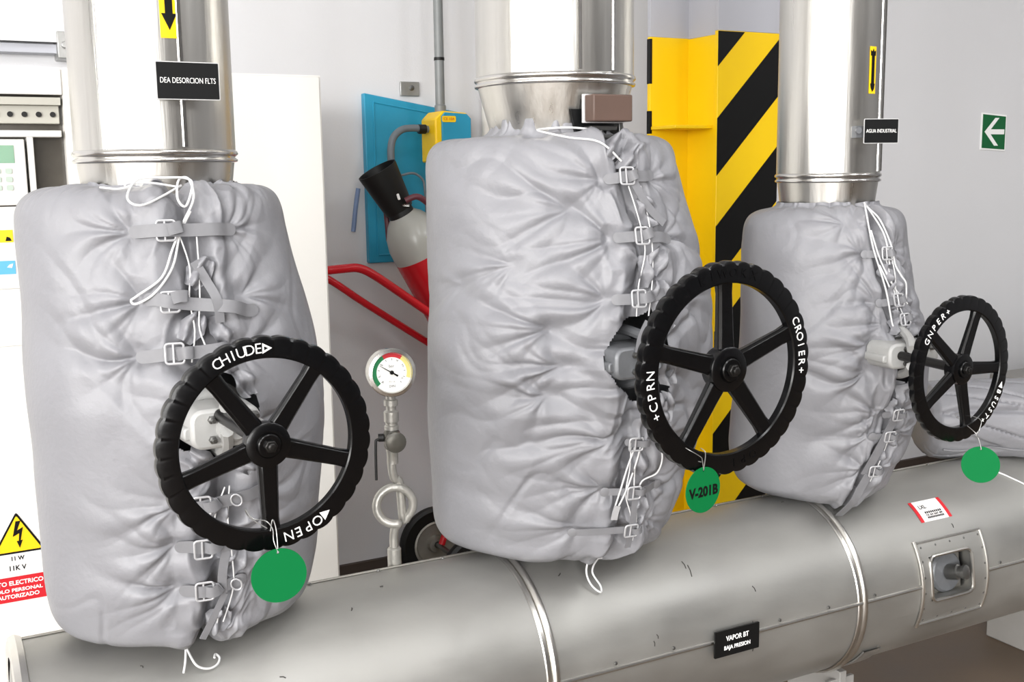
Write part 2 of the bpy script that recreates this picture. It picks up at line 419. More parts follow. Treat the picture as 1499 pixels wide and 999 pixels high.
# ------------------------------------------------------------------ riser pipes
PX = [(.3868, .1426), (1.2407, .1724), (2.0478, .1280)]
def riser(i, label, zb, zc, rneck, seamdeg, ztop=4.99):
    x, r = PX[i]
    t = thing('riser_pipe', label, 'pipe', (x, Y0, zc), 0, 'vertical steel-clad pipes above the valves')
    A = axis_frame((x, Y0, 0), (0, 0, 1)); A = Matrix.Translation((x, Y0, 0))
    MB().lathe([(r, zb+.006), (r, ztop)], A, 96, False).build('cladding', 'steel', t, ang=180)
    MB().lathe([(r-.004, zb-.012), (r+.003, zb-.010), (r+.0035, zb-.006), (r-.002, zb-.002), (r+.002, zb+.001), (r+.0045, zb+.004), (r+.003, zb+.009), (r-.001, zb+.012)], A, 96, False).build('bead_ring', 'bead', t, ang=180)
    MB().lathe([(rneck, zc), (r-.003, zb-.008)], A, 96, False).build('cone_collar', 'steel', t, ang=180)
    for sd in seamdeg:
        a = math.radians(sd); e = Vector((math.cos(a), math.sin(a), 0)); tv = Vector((-e.y, e.x, 0))
        mb = MB(); c0 = Vector((x, Y0, 0))+e*r
        for (z0, z1) in ((zb+.015, ztop),):
            vs = [c0-tv*.005+Vector((0, 0, z0)), c0+e*.003-tv*.003+Vector((0, 0, z0)), c0+e*.003+tv*.003+Vector((0, 0, z0)), c0+tv*.005+Vector((0, 0, z0))]
            vs += [v+Vector((0, 0, z1-z0)) for v in vs]
            mb.add(vs, [(0, 1, 5, 4), (1, 2, 6, 5), (2, 3, 7, 6), (0, 4, 7, 3), (3, 2, 1, 0), (4, 5, 6, 7)])
        mb.build('seam_strip', 'bead', t, ang=20)
    return t
r1 = riser(0, 'leftmost vertical steel-clad pipe with a black plate reading DEA DESORCION', 1.790, 1.69, .128, (-80,))
r2 = riser(1, 'middle vertical steel-clad pipe, the widest one, with a brown box at its collar', 1.945, 1.80, .132, (-103, -75))
r3 = riser(2, 'rightmost vertical steel-clad pipe with a black plate reading AGUA INDUSTRIAL', 1.729, 1.62, .112, (-66, -48))
# pipe 1 name plate and arrow
def plate(t, c, yaw_, w_, h_, txt, tw, ts, roll_=0, back=.0):
    e = Vector((math.cos(yaw_), math.sin(yaw_), 0)); up = Vector((0, 0, 1))
    if roll_: up = (up+e*roll_).normalized()
    fr = frame(c, e, up)
    pb = MB().prism(rrect(w_+.003, h_+.003, .002, 2), .002, fr).build('name_plate', 'plateedge', t, smooth=False)
    MB().prism(rrect(w_, h_, .001, 2), .0012, fr @ Matrix.Translation((0, 0, .0015))).build('plate_face', 'blackp', pb, smooth=False)
    vs, fs = text_geo(txt, ts, tw, bold=-.0001); MB().add(vs, fs, fr @ Matrix.Translation((0, 0, .0031))).build('lettering', 'white', pb, smooth=False)
    return pb
plate(r1, (.4185, Y0-.155, 1.916), .02, .105, .061, 'DEA DESORCION FLTS', .094, .0135)
MB().box((.405, Y0-.156, 1.905), (.43, Y0-.138, 1.925)).build('plate_bracket', 'galv', r1)
def cyl_label(t, i, adeg, w_, z0, z1, name='arrow_label', m='ylabel', dr=.0008):
    x, r = PX[i]; n = 6; b = MB()
    h = w_/r/2; a = math.radians(adeg)
    vs = []
    for k in range(n+1):
        q = a-h+2*h*k/n
        for z in (z0, z1): vs.append((x+(r+dr)*math.cos(q), Y0+(r+dr)*math.sin(q), z))
    b.add(vs, [(2*k, 2*k+2, 2*k+3, 2*k+1) for k in range(n)])
    return b.build(name, m, t, ang=180)
def bend(poly, i, adeg, zc, dr):
    x, r = PX[i]; a = math.radians(adeg)
    return [(x+(r+dr)*math.cos(a+px/r), Y0+(r+dr)*math.sin(a+px/r), zc+pz) for px, pz in poly]
lb = cyl_label(r1, 0, -86.5, .031, 1.988, 2.11)
arr = [(-.0065, .10), (-.0065, .028), (-.013, .028), (0, 0), (.013, .028), (.0065, .028), (.0065, .10)]
b = MB(); b.add(bend(arr, 0, -86.5, 2.001, .0016), [(0, 1, 2, 3, 4, 5, 6)]); b.build('arrow', 'print', lb, smooth=False)
lb = cyl_label(r3, 2, -84, .024, 1.931, 2.043)
b = MB(); b.add(bend([(-.0055, .02), (-.0055, .086), (-.009, .086), (-.0095, .100), (-.004, .096), (0, .104), (.004, .096), (.0095, .100), (.009, .086), (.0055, .086), (.0055, .02), (.0085, .02), (.006, .008), (0, 0), (-.006, .008), (-.0085, .02)], 2, -84, 1.935, .0016), [tuple(range(15, -1, -1))])
b.build('arrow', 'print', lb, smooth=False)
plate(r3, (2.062, Y0-.160, 1.840), -.30, .088, .056, 'AGUA INDUSTRIAL', .080, .0125)
mb = MB(); mb.box((2.006, Y0-.136, 1.825), (2.03, Y0-.10, 1.853)); mb.lathe([(.008, 0), (.008, .006)], axis_frame((2.012, Y0-.134, 1.842), (-.3, -1, 0)), 10)
mb.build('plate_bracket', 'castdark', r3)
# terminal box on pipe 2
bx = MB().box((1.205, Y0-.215, 1.853), (1.300, Y0-.180, 1.907)).build('terminal_box', 'brown', r2, bevel=.003)
MB().box((1.203, Y0-.180, 1.851), (1.302, Y0-.172, 1.909)).build('box_back', 'plateedge', bx, bevel=.001)
mb = MB()
mb.prism([(-.06, .034), (.06, .034), (.05, -.028), (-.045, -.028)], .008, FRONT(1.245, Y0-.152, 1.846)); mb.box((1.21, Y0-.175, 1.86), (1.225, Y0-.13, 1.90))
mb.build('box_bracket', 'blackp', r2)
mb = MB(); mb.box((1.215, Y0-.19, 1.836), (1.278, Y0-.16, 1.845)); mb.box((1.222, Y0-.185, 1.820), (1.29, Y0-.16, 1.827)); mb.box((1.29, Y0-.18, 1.80), (1.30, Y0-.15, 1.853))
mb.build('clamp', 'bolt', r2, bevel=.0015)

# ------------------------------------------------------------------ insulation jackets
def vnoise(x, y, seed):
    xi = np.floor(x); yi = np.floor(y); fx = x-xi; fy = y-yi
    fx = fx*fx*fx*(fx*(fx*6-15)+10); fy = fy*fy*fy*(fy*(fy*6-15)+10)
    def h(a, b):
        q = np.sin(a*127.1+b*311.7+seed*74.7)*43758.5453
        return q-np.floor(q)
    return ((h(xi, yi)*(1-fx)+h(xi+1, yi)*fx)*(1-fy)+(h(xi, yi+1)*(1-fx)+h(xi+1, yi+1)*fx)*fy)*2-1
def fbm(x, y, seed, oc=3):
    s_ = 0; a = 1; t = 0
    for k in range(oc): s_ = s_+a*vnoise(x*2**k, y*2**k, seed+k*13); t += a; a *= .5
    return s_/t
def gsmooth(a, sg):
    k = np.exp(-.5*(np.arange(-int(3*sg), int(3*sg)+1)/sg)**2); k /= k.sum(); p = len(k)//2
    return np.convolve(np.pad(a, p, mode='edge'), k, 'valid')

class Jacket:
    def __init__(s, name, label, cx, rtdeg, table, seam, buckles, seed, opening, nu=430, nv=380, neckamp=.012, pulls=(), cy=Y0, zoff=0, openw=.05, big=1.0):
        # table rows bottom -> top: z, left, right, front, back
        s.t = thing(name, label, 'insulation jacket', (cx, cy, table[0][0]), 0, 'quilted insulation jackets on the valves')
        T = np.array(table, float)
        cum = np.concatenate([[0], np.cumsum(np.hypot(np.diff(T[:, 0]), np.diff((T[:, 1]+T[:, 2]+T[:, 3])/3)))])
        tt = np.linspace(0, cum[-1], nv)
        cols = [gsmooth(np.interp(tt, cum, T[:, k]), nv*.012) for k in range(5)]
        z, l, r, f, bk = cols
        # keep the ends exact
        w_ = np.linspace(-1, 1, nu+1)[:-1]
        u = PI*np.sign(w_)*np.abs(w_)**1.45
        sz, sp = np.array(seam).T[0], np.array(seam).T[1]
        o = np.argsort(sz); ph_s = gsmooth(np.radians(np.interp(z, sz[o], sp[o])), nv*.02)
        U, _ = np.meshgrid(u, z); Z = np.repeat(z[:, None], nu, 1)
        PH = ph_s[:, None]-U
        c_, s_ = np.cos(PH), np.sin(PH); pw = .88
        ex = np.where(c_ > 0, r[:, None], l[:, None]); ey = np.where(s_ > 0, f[:, None], bk[:, None])
        lx = ex*np.sign(c_)*np.abs(c_)**pw; ly = ey*np.sign(s_)*np.abs(s_)**pw
        a = math.radians(rtdeg); rt = np.array([math.cos(a), math.sin(a)]); fr_ = np.array([math.sin(a), -math.cos(a)])
        s.X = cx+lx*rt[0]+ly*fr_[0]; s.Y = cy+lx*rt[1]+ly*fr_[1]; s.Z = Z
        P = np.stack([s.X, s.Y, s.Z], -1)
        S = U*.245; zt = z[-1]; zb = z[0]
        def normals(P):
            du = np.roll(P, -1, 1)-np.roll(P, 1, 1); dv = np.gradient(P, axis=0)
            n_ = np.cross(du, dv); return n_/np.maximum(1e-9, np.linalg.norm(n_, axis=-1, keepdims=True))
        N = normals(P)
        s.P0, s.N0, s.u, s.z, s.nu, s.nv = P, N, u, z, nu, nv
        V = np.repeat(tt[:, None], nu, 1); vt = tt[-1]
        # --- displacement
        aS = np.abs(S)
        body = np.clip((V-.06)/.08, 0, 1)*np.clip((vt-V)/.05, 0, 1)
        d = np.zeros_like(S)
        wig = -.012*vnoise(V*7, V*0, seed+3)
        d += -.036*np.exp(-((S-wig)/.019)**2)*np.clip((vt-V)/.06, .35, 1)
        d += .010*np.exp(-((aS-.045)/.018)**2)*(1+.8*vnoise(S*8, V*14, seed+5))
        cr = 1-np.abs(vnoise(S*22+1.5*vnoise(S*9, V*9, seed+8), V*15, seed+7))
        d += .022*(cr-.65)*np.exp(-(aS/.070)**2)*body
        cr2 = 1-np.abs(vnoise(S*40, V*24+2*vnoise(S*15, V*15, seed+18), seed+17))
        d += .011*(cr2-.6)*np.exp(-(aS/.05)**2)*body
        # strap pull points: dimples with folds fanning away from the seam
        PL = []
        for q in buckles:
            PL += [(q[0], q[1], q[3] if len(q) > 3 else 1.0), (q[0], q[2], q[3] if len(q) > 3 else 1.0)]
        PL += list(pulls)
        rs = random.Random(seed)
        for (zk, sk, am) in PL:
            sg = 1 if sk > 0 else -1
            row = np.argmin(np.abs(z-zk)); vk = tt[row]
            dx = (S-sk)*sg; dz = V-vk; rho = np.hypot(dx, dz)+1e-6; al = np.arctan2(dz, dx)
            win = np.clip(np.cos(al*.85), 0, 1)**1.5
            p1, p2, p3 = rs.random()*6, rs.random()*6, rs.random()*6
            wob = .55*vnoise(rho*9+p1, al*1.2+zk*5, seed+29)
            rdg = np.abs(np.sin(3.1*al+p1+wob*2))*1.0+.55*np.abs(np.sin(5.3*al+p2+wob*3))
            L = (.105+.06*rs.random())*big
            d += am*.0135*(rdg-.85)*win*np.exp(-(rho/L)**1.25)*np.clip(rho/.03, 0, 1)
            d += -am*.014*np.exp(-(rho/.024)**2)
        # puffs between straps and slow undulation
        d += .007*fbm(S*3.2, V*3.6, seed+41, 2)*body
        wx = S*4+1.2*vnoise(S*3, V*3, seed+51)+V*2.4; wy = V*7+1.2*vnoise(S*3+9, V*3, seed+52)-S*2.0
        cre = 1-np.abs(vnoise(wx, wy, seed+53)); cre = np.clip(cre-.72, 0, 1)/.28
        near = np.exp(-(np.maximum(0, aS-.05)/.15)**2)
        d += -.008*cre*(.05+.95*near)*body*big
        d += .0035*vnoise(S*14, V*11, seed+61)*near*body
        # neck puckers and bottom gathers
        nk = np.exp(-((vt-V)/.075)**1.5); kk = 30
        pk = np.abs(vnoise(U*kk/6.28, V*3, seed+71))+.6*np.abs(vnoise(U*kk/2.9, V*5, seed+72))
        d += neckamp*(pk-.55)*nk*(.5+np.exp(-(U/1.1)**2))
        bt = np.exp(-(V/.10)**1.5)
        pk = vnoise(U*2.6, V*4, seed+81)
        d += .008*pk*bt+.010*vnoise(U*1.1, V*0, seed+82)*bt
        P = P+N*d[..., None]
        s.P = P
        # opening for the bonnet
        zc, hz, hw_ = opening
        er = ((S-.004)/hw_)**2+((Z-zc)/hz)**2 + .35*vnoise(S*30, Z*30, seed+91)
        rim = np.exp(-((np.sqrt(np.maximum(er, 0))-1.1)/.30)**2)
        P += N*(.010*rim*(.6+.8*vnoise(S*25, Z*25, seed+93)))[..., None]
        keep = er > 1
        idx = np.arange(nv*nu).reshape(nv, nu)
        a0 = idx[:-1]; b0 = np.roll(idx, -1, 1)[:-1]; c0 = np.roll(idx, -1, 1)[1:]; d0 = idx[1:]
        km = keep[:-1]
        F_ = np.stack([a0, b0, c0, d0], -1)[km]
        vs = P.reshape(-1, 3)-np.array([cx, cy, table[0][0]])
        me = bpy.data.meshes.new('jacket_body')
        me.vertices.add(len(vs)); me.vertices.foreach_set('co', vs.ravel())
        me.loops.add(F_.size); me.loops.foreach_set('vertex_index', F_.ravel().astype(np.int32))
        me.polygons.add(len(F_)); me.polygons.foreach_set('loop_start', np.arange(0, F_.size, 4, dtype=np.int32))
        me.update(calc_edges=True)
        s.body = link('jacket_body', me, 'fabric', s.t, True, 180)
    def at(s, sv, zv, off=.0, disp=True):
        """point on the jacket at arc length sv from the seam and height zv, lifted off by off"""
        row = int(np.argmin(np.abs(s.z[:int(s.nv*.93)]-zv))); u = sv/.245
        col = int(np.argmin(np.abs(s.u-u)))
        if disp == 'max':
            c0, c1 = max(0, col-3), min(s.nu, col+4)
            n = s.N0[row, col]; p = s.P0[row, col]
            q = ((s.P[max(0, row-4):row+5, c0:c1]-p)@n).max()
            p = p+n*max(q, 0)
        else:
            p = s.P[row, col] if disp else s.P0[row, col]
        return Vector(p)+Vector(s.N0[row, col])*off, Vector(s.N0[row, col])
    def ribbon(s, pts, wd, name='strap', m='strap', round_ends=(0, 0), thick=.0022, parent=None):
        """flat band through (s, z, lift) points"""
        P = []; Nn = []
        for (a, b, c) in pts:
            p, n = s.at(a, b, c, 'max' if c < .02 else False); P.append(p); Nn.append(n)
        k = 8; Q = catmull(P, k); NN = catmull(Nn, k); m_ = len(Q)
        vs = []; fs = []
        for i in range(m_):
            t = (Q[min(i+1, m_-1)]-Q[max(i-1, 0)]).normalized(); n = (NN[i]-t*NN[i].dot(t)).normalized(); b = t.cross(n)
            h = wd/2
            L = (Q[i]-Q[0]).length; L2 = (Q[i]-Q[-1]).length
            if round_ends[0] and L < h: h = math.sqrt(max(h*h-(h-L)**2, (h*.15)**2))
            if round_ends[1] and L2 < h: h = math.sqrt(max(h*h-(h-L2)**2, (h*.15)**2))
            for e, g_ in ((-1, 0), (1, 0), (1, 1), (-1, 1)): vs.append(Q[i]+b*(h*e)+n*(thick*g_))
        for i in range(m_-1):
            for j in range(4): fs.append((i*4+j, i*4+(j+1) % 4, (i+1)*4+(j+1) % 4, (i+1)*4+j))
        fs += [(3, 2, 1, 0), (m_*4-4, m_*4-3, m_*4-2, m_*4-1)]
        return MB().add(vs, fs).build(name, m, parent or s.t)
    def strap(s, z, sl, sr, tilt=0.0, wd=.022, dark=False, sb=-.03, both=False):
        st = s.ribbon([(sl, z, .002), (sl*.75, z, .004), (sb, z+tilt*.2, .012), (0, z+tilt*.4, .014), (sr*.5, z+tilt*.7, .010), (sr*.8, z+tilt, .004), (sr, z+tilt, .002)], wd, round_ends=(1, 1))
        if dark:
            for a, zz in ((sl, z), (sr, z+tilt)):
                p, n = s.at(a, zz, .003, 'max')
                MB().lathe([(.0105, 0), (.0105, .002), (.008, .003)], axis_frame(p, n), 18).build('tab', 'tabdark', st)
        # ladder buckle: wire rectangle with centre bar
        p, n = s.at(sb, z+tilt*.2, .016, False); t = (s.at(sb+.02, z, 0, False)[0]-s.at(sb-.02, z, 0, False)[0]).normalized(); up = n.cross(t)
        fr_ = frame(p, t, up)
        mb = MB(); mb.tube([fr_ @ Vector((x, y, .003)) for x, y in rrect(.030, wd+.012, .005, 3)], .0021, 6, True)
        mb.tube([fr_ @ Vector((-.002, -(wd+.010)/2, .003)), fr_ @ Vector((-.002, (wd+.010)/2, .003))], .0019, 6)
        mb.build('buckle', 'buckle', st)
        if both:
            p, n = s.at(.018, z+tilt*.5, .018, False); fr_ = frame(p, t*math.cos(.5)+up*math.sin(.5), up)
            mb = MB(); mb.tube([fr_ @ Vector((.009*math.cos(q), .0115*math.sin(q)*(1 if abs(math.cos(q)) < .8 else .8), 0)) for q in np.linspace(0, 2*PI, 14)[:-1]], .0015, 6, True)
            mb.build('ring', 'buckle', st)
        # the loop of webbing folded over the buckle
        s.ribbon([(sb+.002, z-.0, .014), (sb+.010, z+.002, .026), (sb+.020, z+.004, .022), (sb+.012, z+.003, .012)], wd*.92, 'strap_loop', 'strap', parent=st)
        return st
    def cord(s, pts, r=.0021, name='drawcord', sm=6, m='cord'):
        P = [s.at(a, b, max(c*.7, .004), 'max')[0] for a, b, c in pts]
        return MB().tube(P, r, 7, smooth=sm).build(name, m, s.t)
    def lacing(s, z0, z1, n, seed):
        rs = random.Random(seed)
        for k in range(2):
            pts = [((-.006, .008)[k]+rs.uniform(-.008, .008), z0+(z1-z0)*i/(n-1), .012+.006*rs.random()) for i in range(n)]
            s.cord(pts, .0014, 'lacing_cord', 5)
    def flap(s, c, sz, seed, m='fabric'):
        """small crumpled fabric flap near the seam"""
        p, n = s.at(c[0], c[1], c[2], False); t = Vector((n.y, -n.x, 0)).normalized()*-1; up = n.cross(t)
        rs = random.Random(seed); a = rs.uniform(-.9, .9); k = 11
        x_ = t*math.cos(a)+up*math.sin(a); y_ = n.cross(x_)
        vs = []; ph = rs.random()*6
        for i in range(k):
            for j in range(k):
                q, v = i/(k-1)-.5, j/(k-1)-.5
                taper = 1-.5*abs(v)*2*rs.choice((0.9, 1.0))
                h = .010*math.sin(q*9+ph+v*3)+.007*math.cos(v*8+ph)-.022*(q*q+v*v)+.004*rs.uniform(-1, 1)*.4
                vs.append(p+x_*(q*sz[0]*taper)+y_*(v*sz[1])+n*h)
        fs = [(i*k+j, (i+1)*k+j, (i+1)*k+j+1, i*k+j+1) for i in range(k-1) for j in range(k-1)]
        return MB().add(vs, fs).build('fabric_flap', m, s.t, ang=180)

def tab_rows(rows, front, back, zb):
    """rows (z, l, r) top->bottom turned bottom->top with front/back depth; adds the tucked-in bottom"""
    rows = sorted(rows); out = []
    z0, l0, r0 = rows[0]
    f0, b0 = front(z0), back(z0)
    for k, dz in ((.30, -.030), (.62, -.028), (.84, -.018), (.95, -.006)):
        out.append((zb if dz < -.02 else z0+dz, l0*k, r0*k, f0*k, b0*k))
    for (z, l, r) in rows: out.append((z, l, r, front(z), back(z)))
    return out

def fint(*pts):
    xs = [p[0] for p in pts]; ys = [p[1] for p in pts]
    return lambda z: float(np.interp(z, xs, ys))

J1 = [(1.700, .250, .224), (1.639, .254, .237), (1.532, .250, .261), (1.444, .252, .275), (1.357, .251, .284), (1.267, .246, .284), (1.222, .246, .276), (1.131, .245, .266), (1.039, .245, .255), (.994, .243, .246), (.955, .237, .237), (.93, .225, .222)]
t1 = tab_rows(J1, fint((.92, .19), (1.0, .21), (1.2, .235), (1.37, .25), (1.55, .225), (1.70, .20)), fint((.9, .20), (1.7, .20)), .897)
t1 += [(1.726, .232, .212, .186, .19), (1.739, .195, .185, .16, .165), (1.737, .160, .160, .143, .150), (1.732, .140, .143, .134, .138), (1.746, .136, .138, .132, .136)]
j1 = Jacket('insulation_jacket', 'grey fabric insulation jacket laced up around the leftmost valve', PX[0][0], -10.35, t1,
            [(1.74, 80), (1.66, 82), (1.45, 82), (1.33, 76), (1.2, 77), (1.0, 77), (.93, 80)],
            [(1.662, -.072, .075), (1.548, -.062, .085, 1.1), (1.454, -.075, .06, 1.2), (1.19, -.05, .06, .8), (1.113, -.06, .05, 1.1), (1.03, -.06, .05, 1.3)],
            11, (1.335, .095, .062), pulls=[(1.40, .20, .5), (1.47, -.46, .5)], big=.85)
J2 = [(1.780, .288, .262), (1.741, .288, .271), (1.680, .288, .285), (1.620, .286, .301), (1.558, .284, .326), (1.450, .286, .345), (1.372, .289, .350), (1.278, .292, .348), (1.214, .294, .336), (1.134, .294, .306), (1.053, .295, .284), (.992, .294, .267), (.955, .287, .252), (.93, .268, .236)]
t2 = tab_rows(J2, fint((.92, .20), (1.0, .225), (1.2, .265), (1.4, .285), (1.55, .265), (1.78, .225)), fint((.9, .24), (1.8, .24)), .897)
t2 += [(1.812, .277, .250, .212, .225), (1.828, .250, .225, .19, .20), (1.830, .205, .195, .165, .18), (1.828, .165, .165, .148, .155), (1.836, .145, .146, .140, .142), (1.868, .140, .142, .137, .139)]
j2 = Jacket('insulation_jacket', 'grey fabric insulation jacket laced up around the middle valve, the largest one', PX[1][0], -30.37, t2,
            [(1.83, 62), (1.74, 60), (1.62, 56), (1.5, 62), (1.4, 65), (1.2, 64), (1.1, 62), (.92, 58)],
            [(1.737, -.055, .060), (1.62, -.06, .065, 1.2), (1.495, -.055, .06, 1.3), (1.20, -.04, .04, 1.1), (1.09, -.05, .06, 1.0), (1.0, -.10, .05, .8)],
            23, (1.375, .098, .055), pulls=[(1.36, -.10, 1.6), (1.44, -.12, 1.2), (1.57, -.20, .8), (1.30, -.12, 1.3), (1.68, -.12, 1.1), (1.52, -.30, .35)], neckamp=.016, big=1.35)
J3 = [(1.620, .207, .194), (1.607, .211, .196), (1.554, .214, .201), (1.484, .211, .209), (1.430, .212, .221), (1.395, .211, .238), (1.341, .212, .255), (1.269, .214, .262), (1.196, .220, .254), (1.121, .228, .236), (1.028, .234, .209), (.97, .230, .188), (.93, .214, .176)]
t3 = tab_rows(J3, fint((.92, .16), (1.0, .18), (1.2, .215), (1.35, .23), (1.5, .205), (1.65, .18)), fint((.9, .2), (1.7, .19)), .897)
t3 += [(1.638, .197, .186, .168, .175), (1.650, .172, .168, .15, .155), (1.652, .145, .145, .135, .138), (1.652, .125, .126, .122, .124), (1.672, .121, .122, .119, .121)]
j3 = Jacket('insulation_jacket', 'grey fabric insulation jacket laced up around the rightmost upright valve', PX[2][0], -44.05, t3,
            [(1.66, 58), (1.55, 52), (1.45, 46), (1.33, 44), (1.2, 46), (1.1, 50), (.92, 60)],
            [(1.545, -.065, .05), (1.43, -.055, .04, 1.1), (1.38, -.05, .04, .8), (1.155, -.05, .04, 1.0), (1.10, -.05, .04, 1.0), (1.01, -.03, .03, 1.0)],
            37, (1.30, .080, .046), nu=360, nv=320, pulls=[(1.26, -.10, 1.2), (1.33, -.10, 1.0), (1.62, -.1, .8)])
# straps, cords and flaps of the jackets
for a in ((1.662, -.075, .088), (1.548, -.060, .100, -.028), (1.454, -.078, .06, .01), (1.113, -.062, .03, -.002)): j1.strap(*a)
for a in ((1.19, -.05, .07, .01), (1.03, -.060, .035, .01)): j1.strap(*a, both=True)
j1.lacing(1.65, 1.44, 5, 1); j1.lacing(1.22, .96, 5, 2)
j1.cord([(-.005, 1.735, .012), (-.055, 1.700, .018), (-.080, 1.712, .020), (-.070, 1.738, .022), (-.03, 1.756, .030), (.002, 1.752, .032), (.012, 1.725, .026), (-.002, 1.70, .022), (-.015, 1.71, .022), (-.010, 1.733, .026),
         (.008, 1.745, .03), (.010, 1.71, .024), (-.008, 1.672, .022), (-.022, 1.63, .016), (-.035, 1.585, .012), (-.066, 1.556, .010), (-.076, 1.548, .010), (-.070, 1.543, .010), (-.045, 1.560, .011), (-.025, 1.60, .014), (-.012, 1.655, .020), (.004, 1.69, .022)])
j1.cord([(-.01, 1.73, .01), (-.06, 1.735, .006), (-.10, 1.738, .004), (-.14, 1.733, .003)], .0018)
j1.ribbon([(.005, 1.61, .012), (.02, 1.575, .012), (.03, 1.54, .010), (.032, 1.505, .008)], .016, 'strap_tail')
j1.ribbon([(.002, 1.10, .012), (-.004, 1.06, .016), (-.003, 1.02, .014)], .016, 'strap_tail')
j1.ribbon([(.0, 1.02, .014), (-.012, .98, .012), (-.022, .935, .012)], .012, 'strap_tail')
for k, c in enumerate(((.012, 1.59, .012), (.035, 1.49, .012), (-.005, 1.50, .008), (.03, 1.44, .012), (-.03, 1.27, .012), (.03, 1.26, .012), (.05, 1.40, .012), (-.01, 1.16, .008), (.02, 1.07, .008), (.0, .96, .008))): j1.flap(c, (.045, .055), 100+k)
for a in ((1.737, -.052, .062, .004), (1.62, -.06, .062, -.006), (1.495, -.05, .055, .012)): j2.strap(*a, sb=-.012)
for a in ((1.20, -.02, .03, .008), ): j2.strap(*a, wd=.016, sb=-.004)
for a in ((1.09, -.050, .060, .002), (1.0, -.11, .03, .012)): j2.strap(*a, wd=.016, dark=True, sb=0)
j2.lacing(1.72, 1.46, 5, 3); j2.lacing(1.20, .97, 5, 4)
j2.cord([(.0, 1.205, .014), (-.012, 1.15, .014), (-.024, 1.09, .014), (-.034, 1.05, .012), (-.030, 1.05, .014), (-.012, 1.10, .018), (.004, 1.17, .016), (.006, 1.205, .014)], .0019)
j2.ribbon([(-.031, 1.062, .015), (-.034, 1.045, .015), (-.036, 1.03, .014)], .014, 'cord_lock', 'buckle')
j2.cord([(.03, 1.21, .010), (.05, 1.17, .008), (.045, 1.13, .010), (.02, 1.11, .012), (.01, 1.07, .012)], .0018)
j2.cord([(-.01, 1.835, .010), (-.09, 1.845, .012), (-.14, 1.85, .016), (-.145, 1.825, .016), (-.10, 1.815, .012), (-.05, 1.80, .008), (-.01, 1.77, .008)], .0022)
j2.ribbon([(.0, 1.73, .014), (.015, 1.68, .016), (.04, 1.64, .012)], .018, 'strap_tail'); j2.ribbon([(.01, 1.45, .012), (.0, 1.42, .016), (-.004, 1.385, .018)], .020, 'strap_tail')
j2.ribbon([(.004, 1.08, .014), (.002, 1.02, .016), (.0, .96, .014)], .014, 'strap_tail')
for k, c in enumerate(((.01, 1.78, .008), (-.02, 1.80, .008), (.02, 1.67, .010), (.02, 1.57, .014), (.0, 1.55, .01), (.03, 1.50, .014), (.03, 1.43, .014), (.045, 1.27, .012), (.01, 1.24, .016), (.01, 1.15, .010), (.02, 1.04, .008), (.05, 1.35, .01))): j2.flap(c, (.05, .065), 200+k)
for a in ((1.545, -.062, .03, -.004), (1.43, -.055, .03, .01)): j3.strap(*a, wd=.018, dark=True, sb=.0)
for a in ((1.385, -.02, .035, .004), (1.155, -.04, .035, .006), (1.01, -.02, .03, .0)): j3.strap(*a, wd=.016, sb=.0)
MB_ = [(1.10, -.05, .035, .0)]
for a in MB_: j3.strap(*a, wd=.014, dark=True, sb=0, both=False)
j3.lacing(1.56, 1.38, 4, 5); j3.lacing(1.17, .98, 4, 6)
j3.cord([(-.030, 1.655, .012), (-.045, 1.63, .014), (-.040, 1.56, .012), (-.028, 1.50, .012), (-.030, 1.45, .010), (-.034, 1.38, .010), (-.030, 1.375, .010)], .0021)
j3.cord([(-.030, 1.655, .012), (-.012, 1.66, .018), (.006, 1.62, .018), (.022, 1.56, .018), (.022, 1.52, .016), (.030, 1.49, .014), (.040, 1.47, .014), (.036, 1.43, .012), (.028, 1.425, .012)], .0021)
j3.cord([(-.032, 1.65, .014), (-.015, 1.65, .020), (.002, 1.60, .020), (.010, 1.56, .018), (.008, 1.52, .014)], .0021)
j3.cord([(-.036, 1.60, .014), (-.022, 1.54, .014), (-.006, 1.49, .013), (.012, 1.455, .012), (.040, 1.42, .010)], .0021)
j3.cord([(-.028, 1.52, .013), (-.016, 1.485, .012), (-.010, 1.465, .012)], .0021)
j3.ribbon([(.0, 1.17, .014), (-.01, 1.12, .014), (-.02, 1.06, .012), (-.024, 1.0, .010)], .022, 'strap_tail')
j3.ribbon([(-.012, 1.0, .012), (-.020, .965, .016), (-.028, .93, .016), (-.034, .90, .018)], .022, 'strap_tail')
for k, c in enumerate(((.0, 1.50, .01), (.01, 1.46, .012), (.0, 1.40, .012), (.02, 1.36, .012), (-.02, 1.37, .012), (.01, 1.21, .012), (-.01, 1.17, .01), (.02, 1.09, .008), (.0, 1.05, .008))): j3.flap(c, (.045, .05), 300+k)

# loose cord ends resting on the pipe below the jackets
def pipe_cord(pts, t, name='drawcord', r=.0022):
    MB().tube([cyl_pt(x, a, RP+.004+dz) for x, a, dz in pts], r, 7, smooth=6).build(name, 'cord', t)
pipe_cord([(.405, 108, .05), (.43, 112, .03), (.455, 109, .015), (.48, 106, .012), (.505, 106, .012), (.53, 107, .01)], j1.t)
pipe_cord([(.36, 122, .03), (.372, 128, .015), (.392, 130, .008), (.410, 129, .006), (.418, 126, .006), (.412, 124, .008), (.408, 126, .01)], j1.t)
pipe_cord([(.360, 120, .035), (.354, 126, .02), (.348, 130, .01)], j1.t)
pipe_cord([(1.245, 118, .05), (1.225, 124, .025), (1.228, 130, .01), (1.245, 135, .005), (1.252, 132, .006), (1.240, 125, .02), (1.262, 120, .03), (1.278, 120, .035), (1.272, 116, .05)], j2.t)

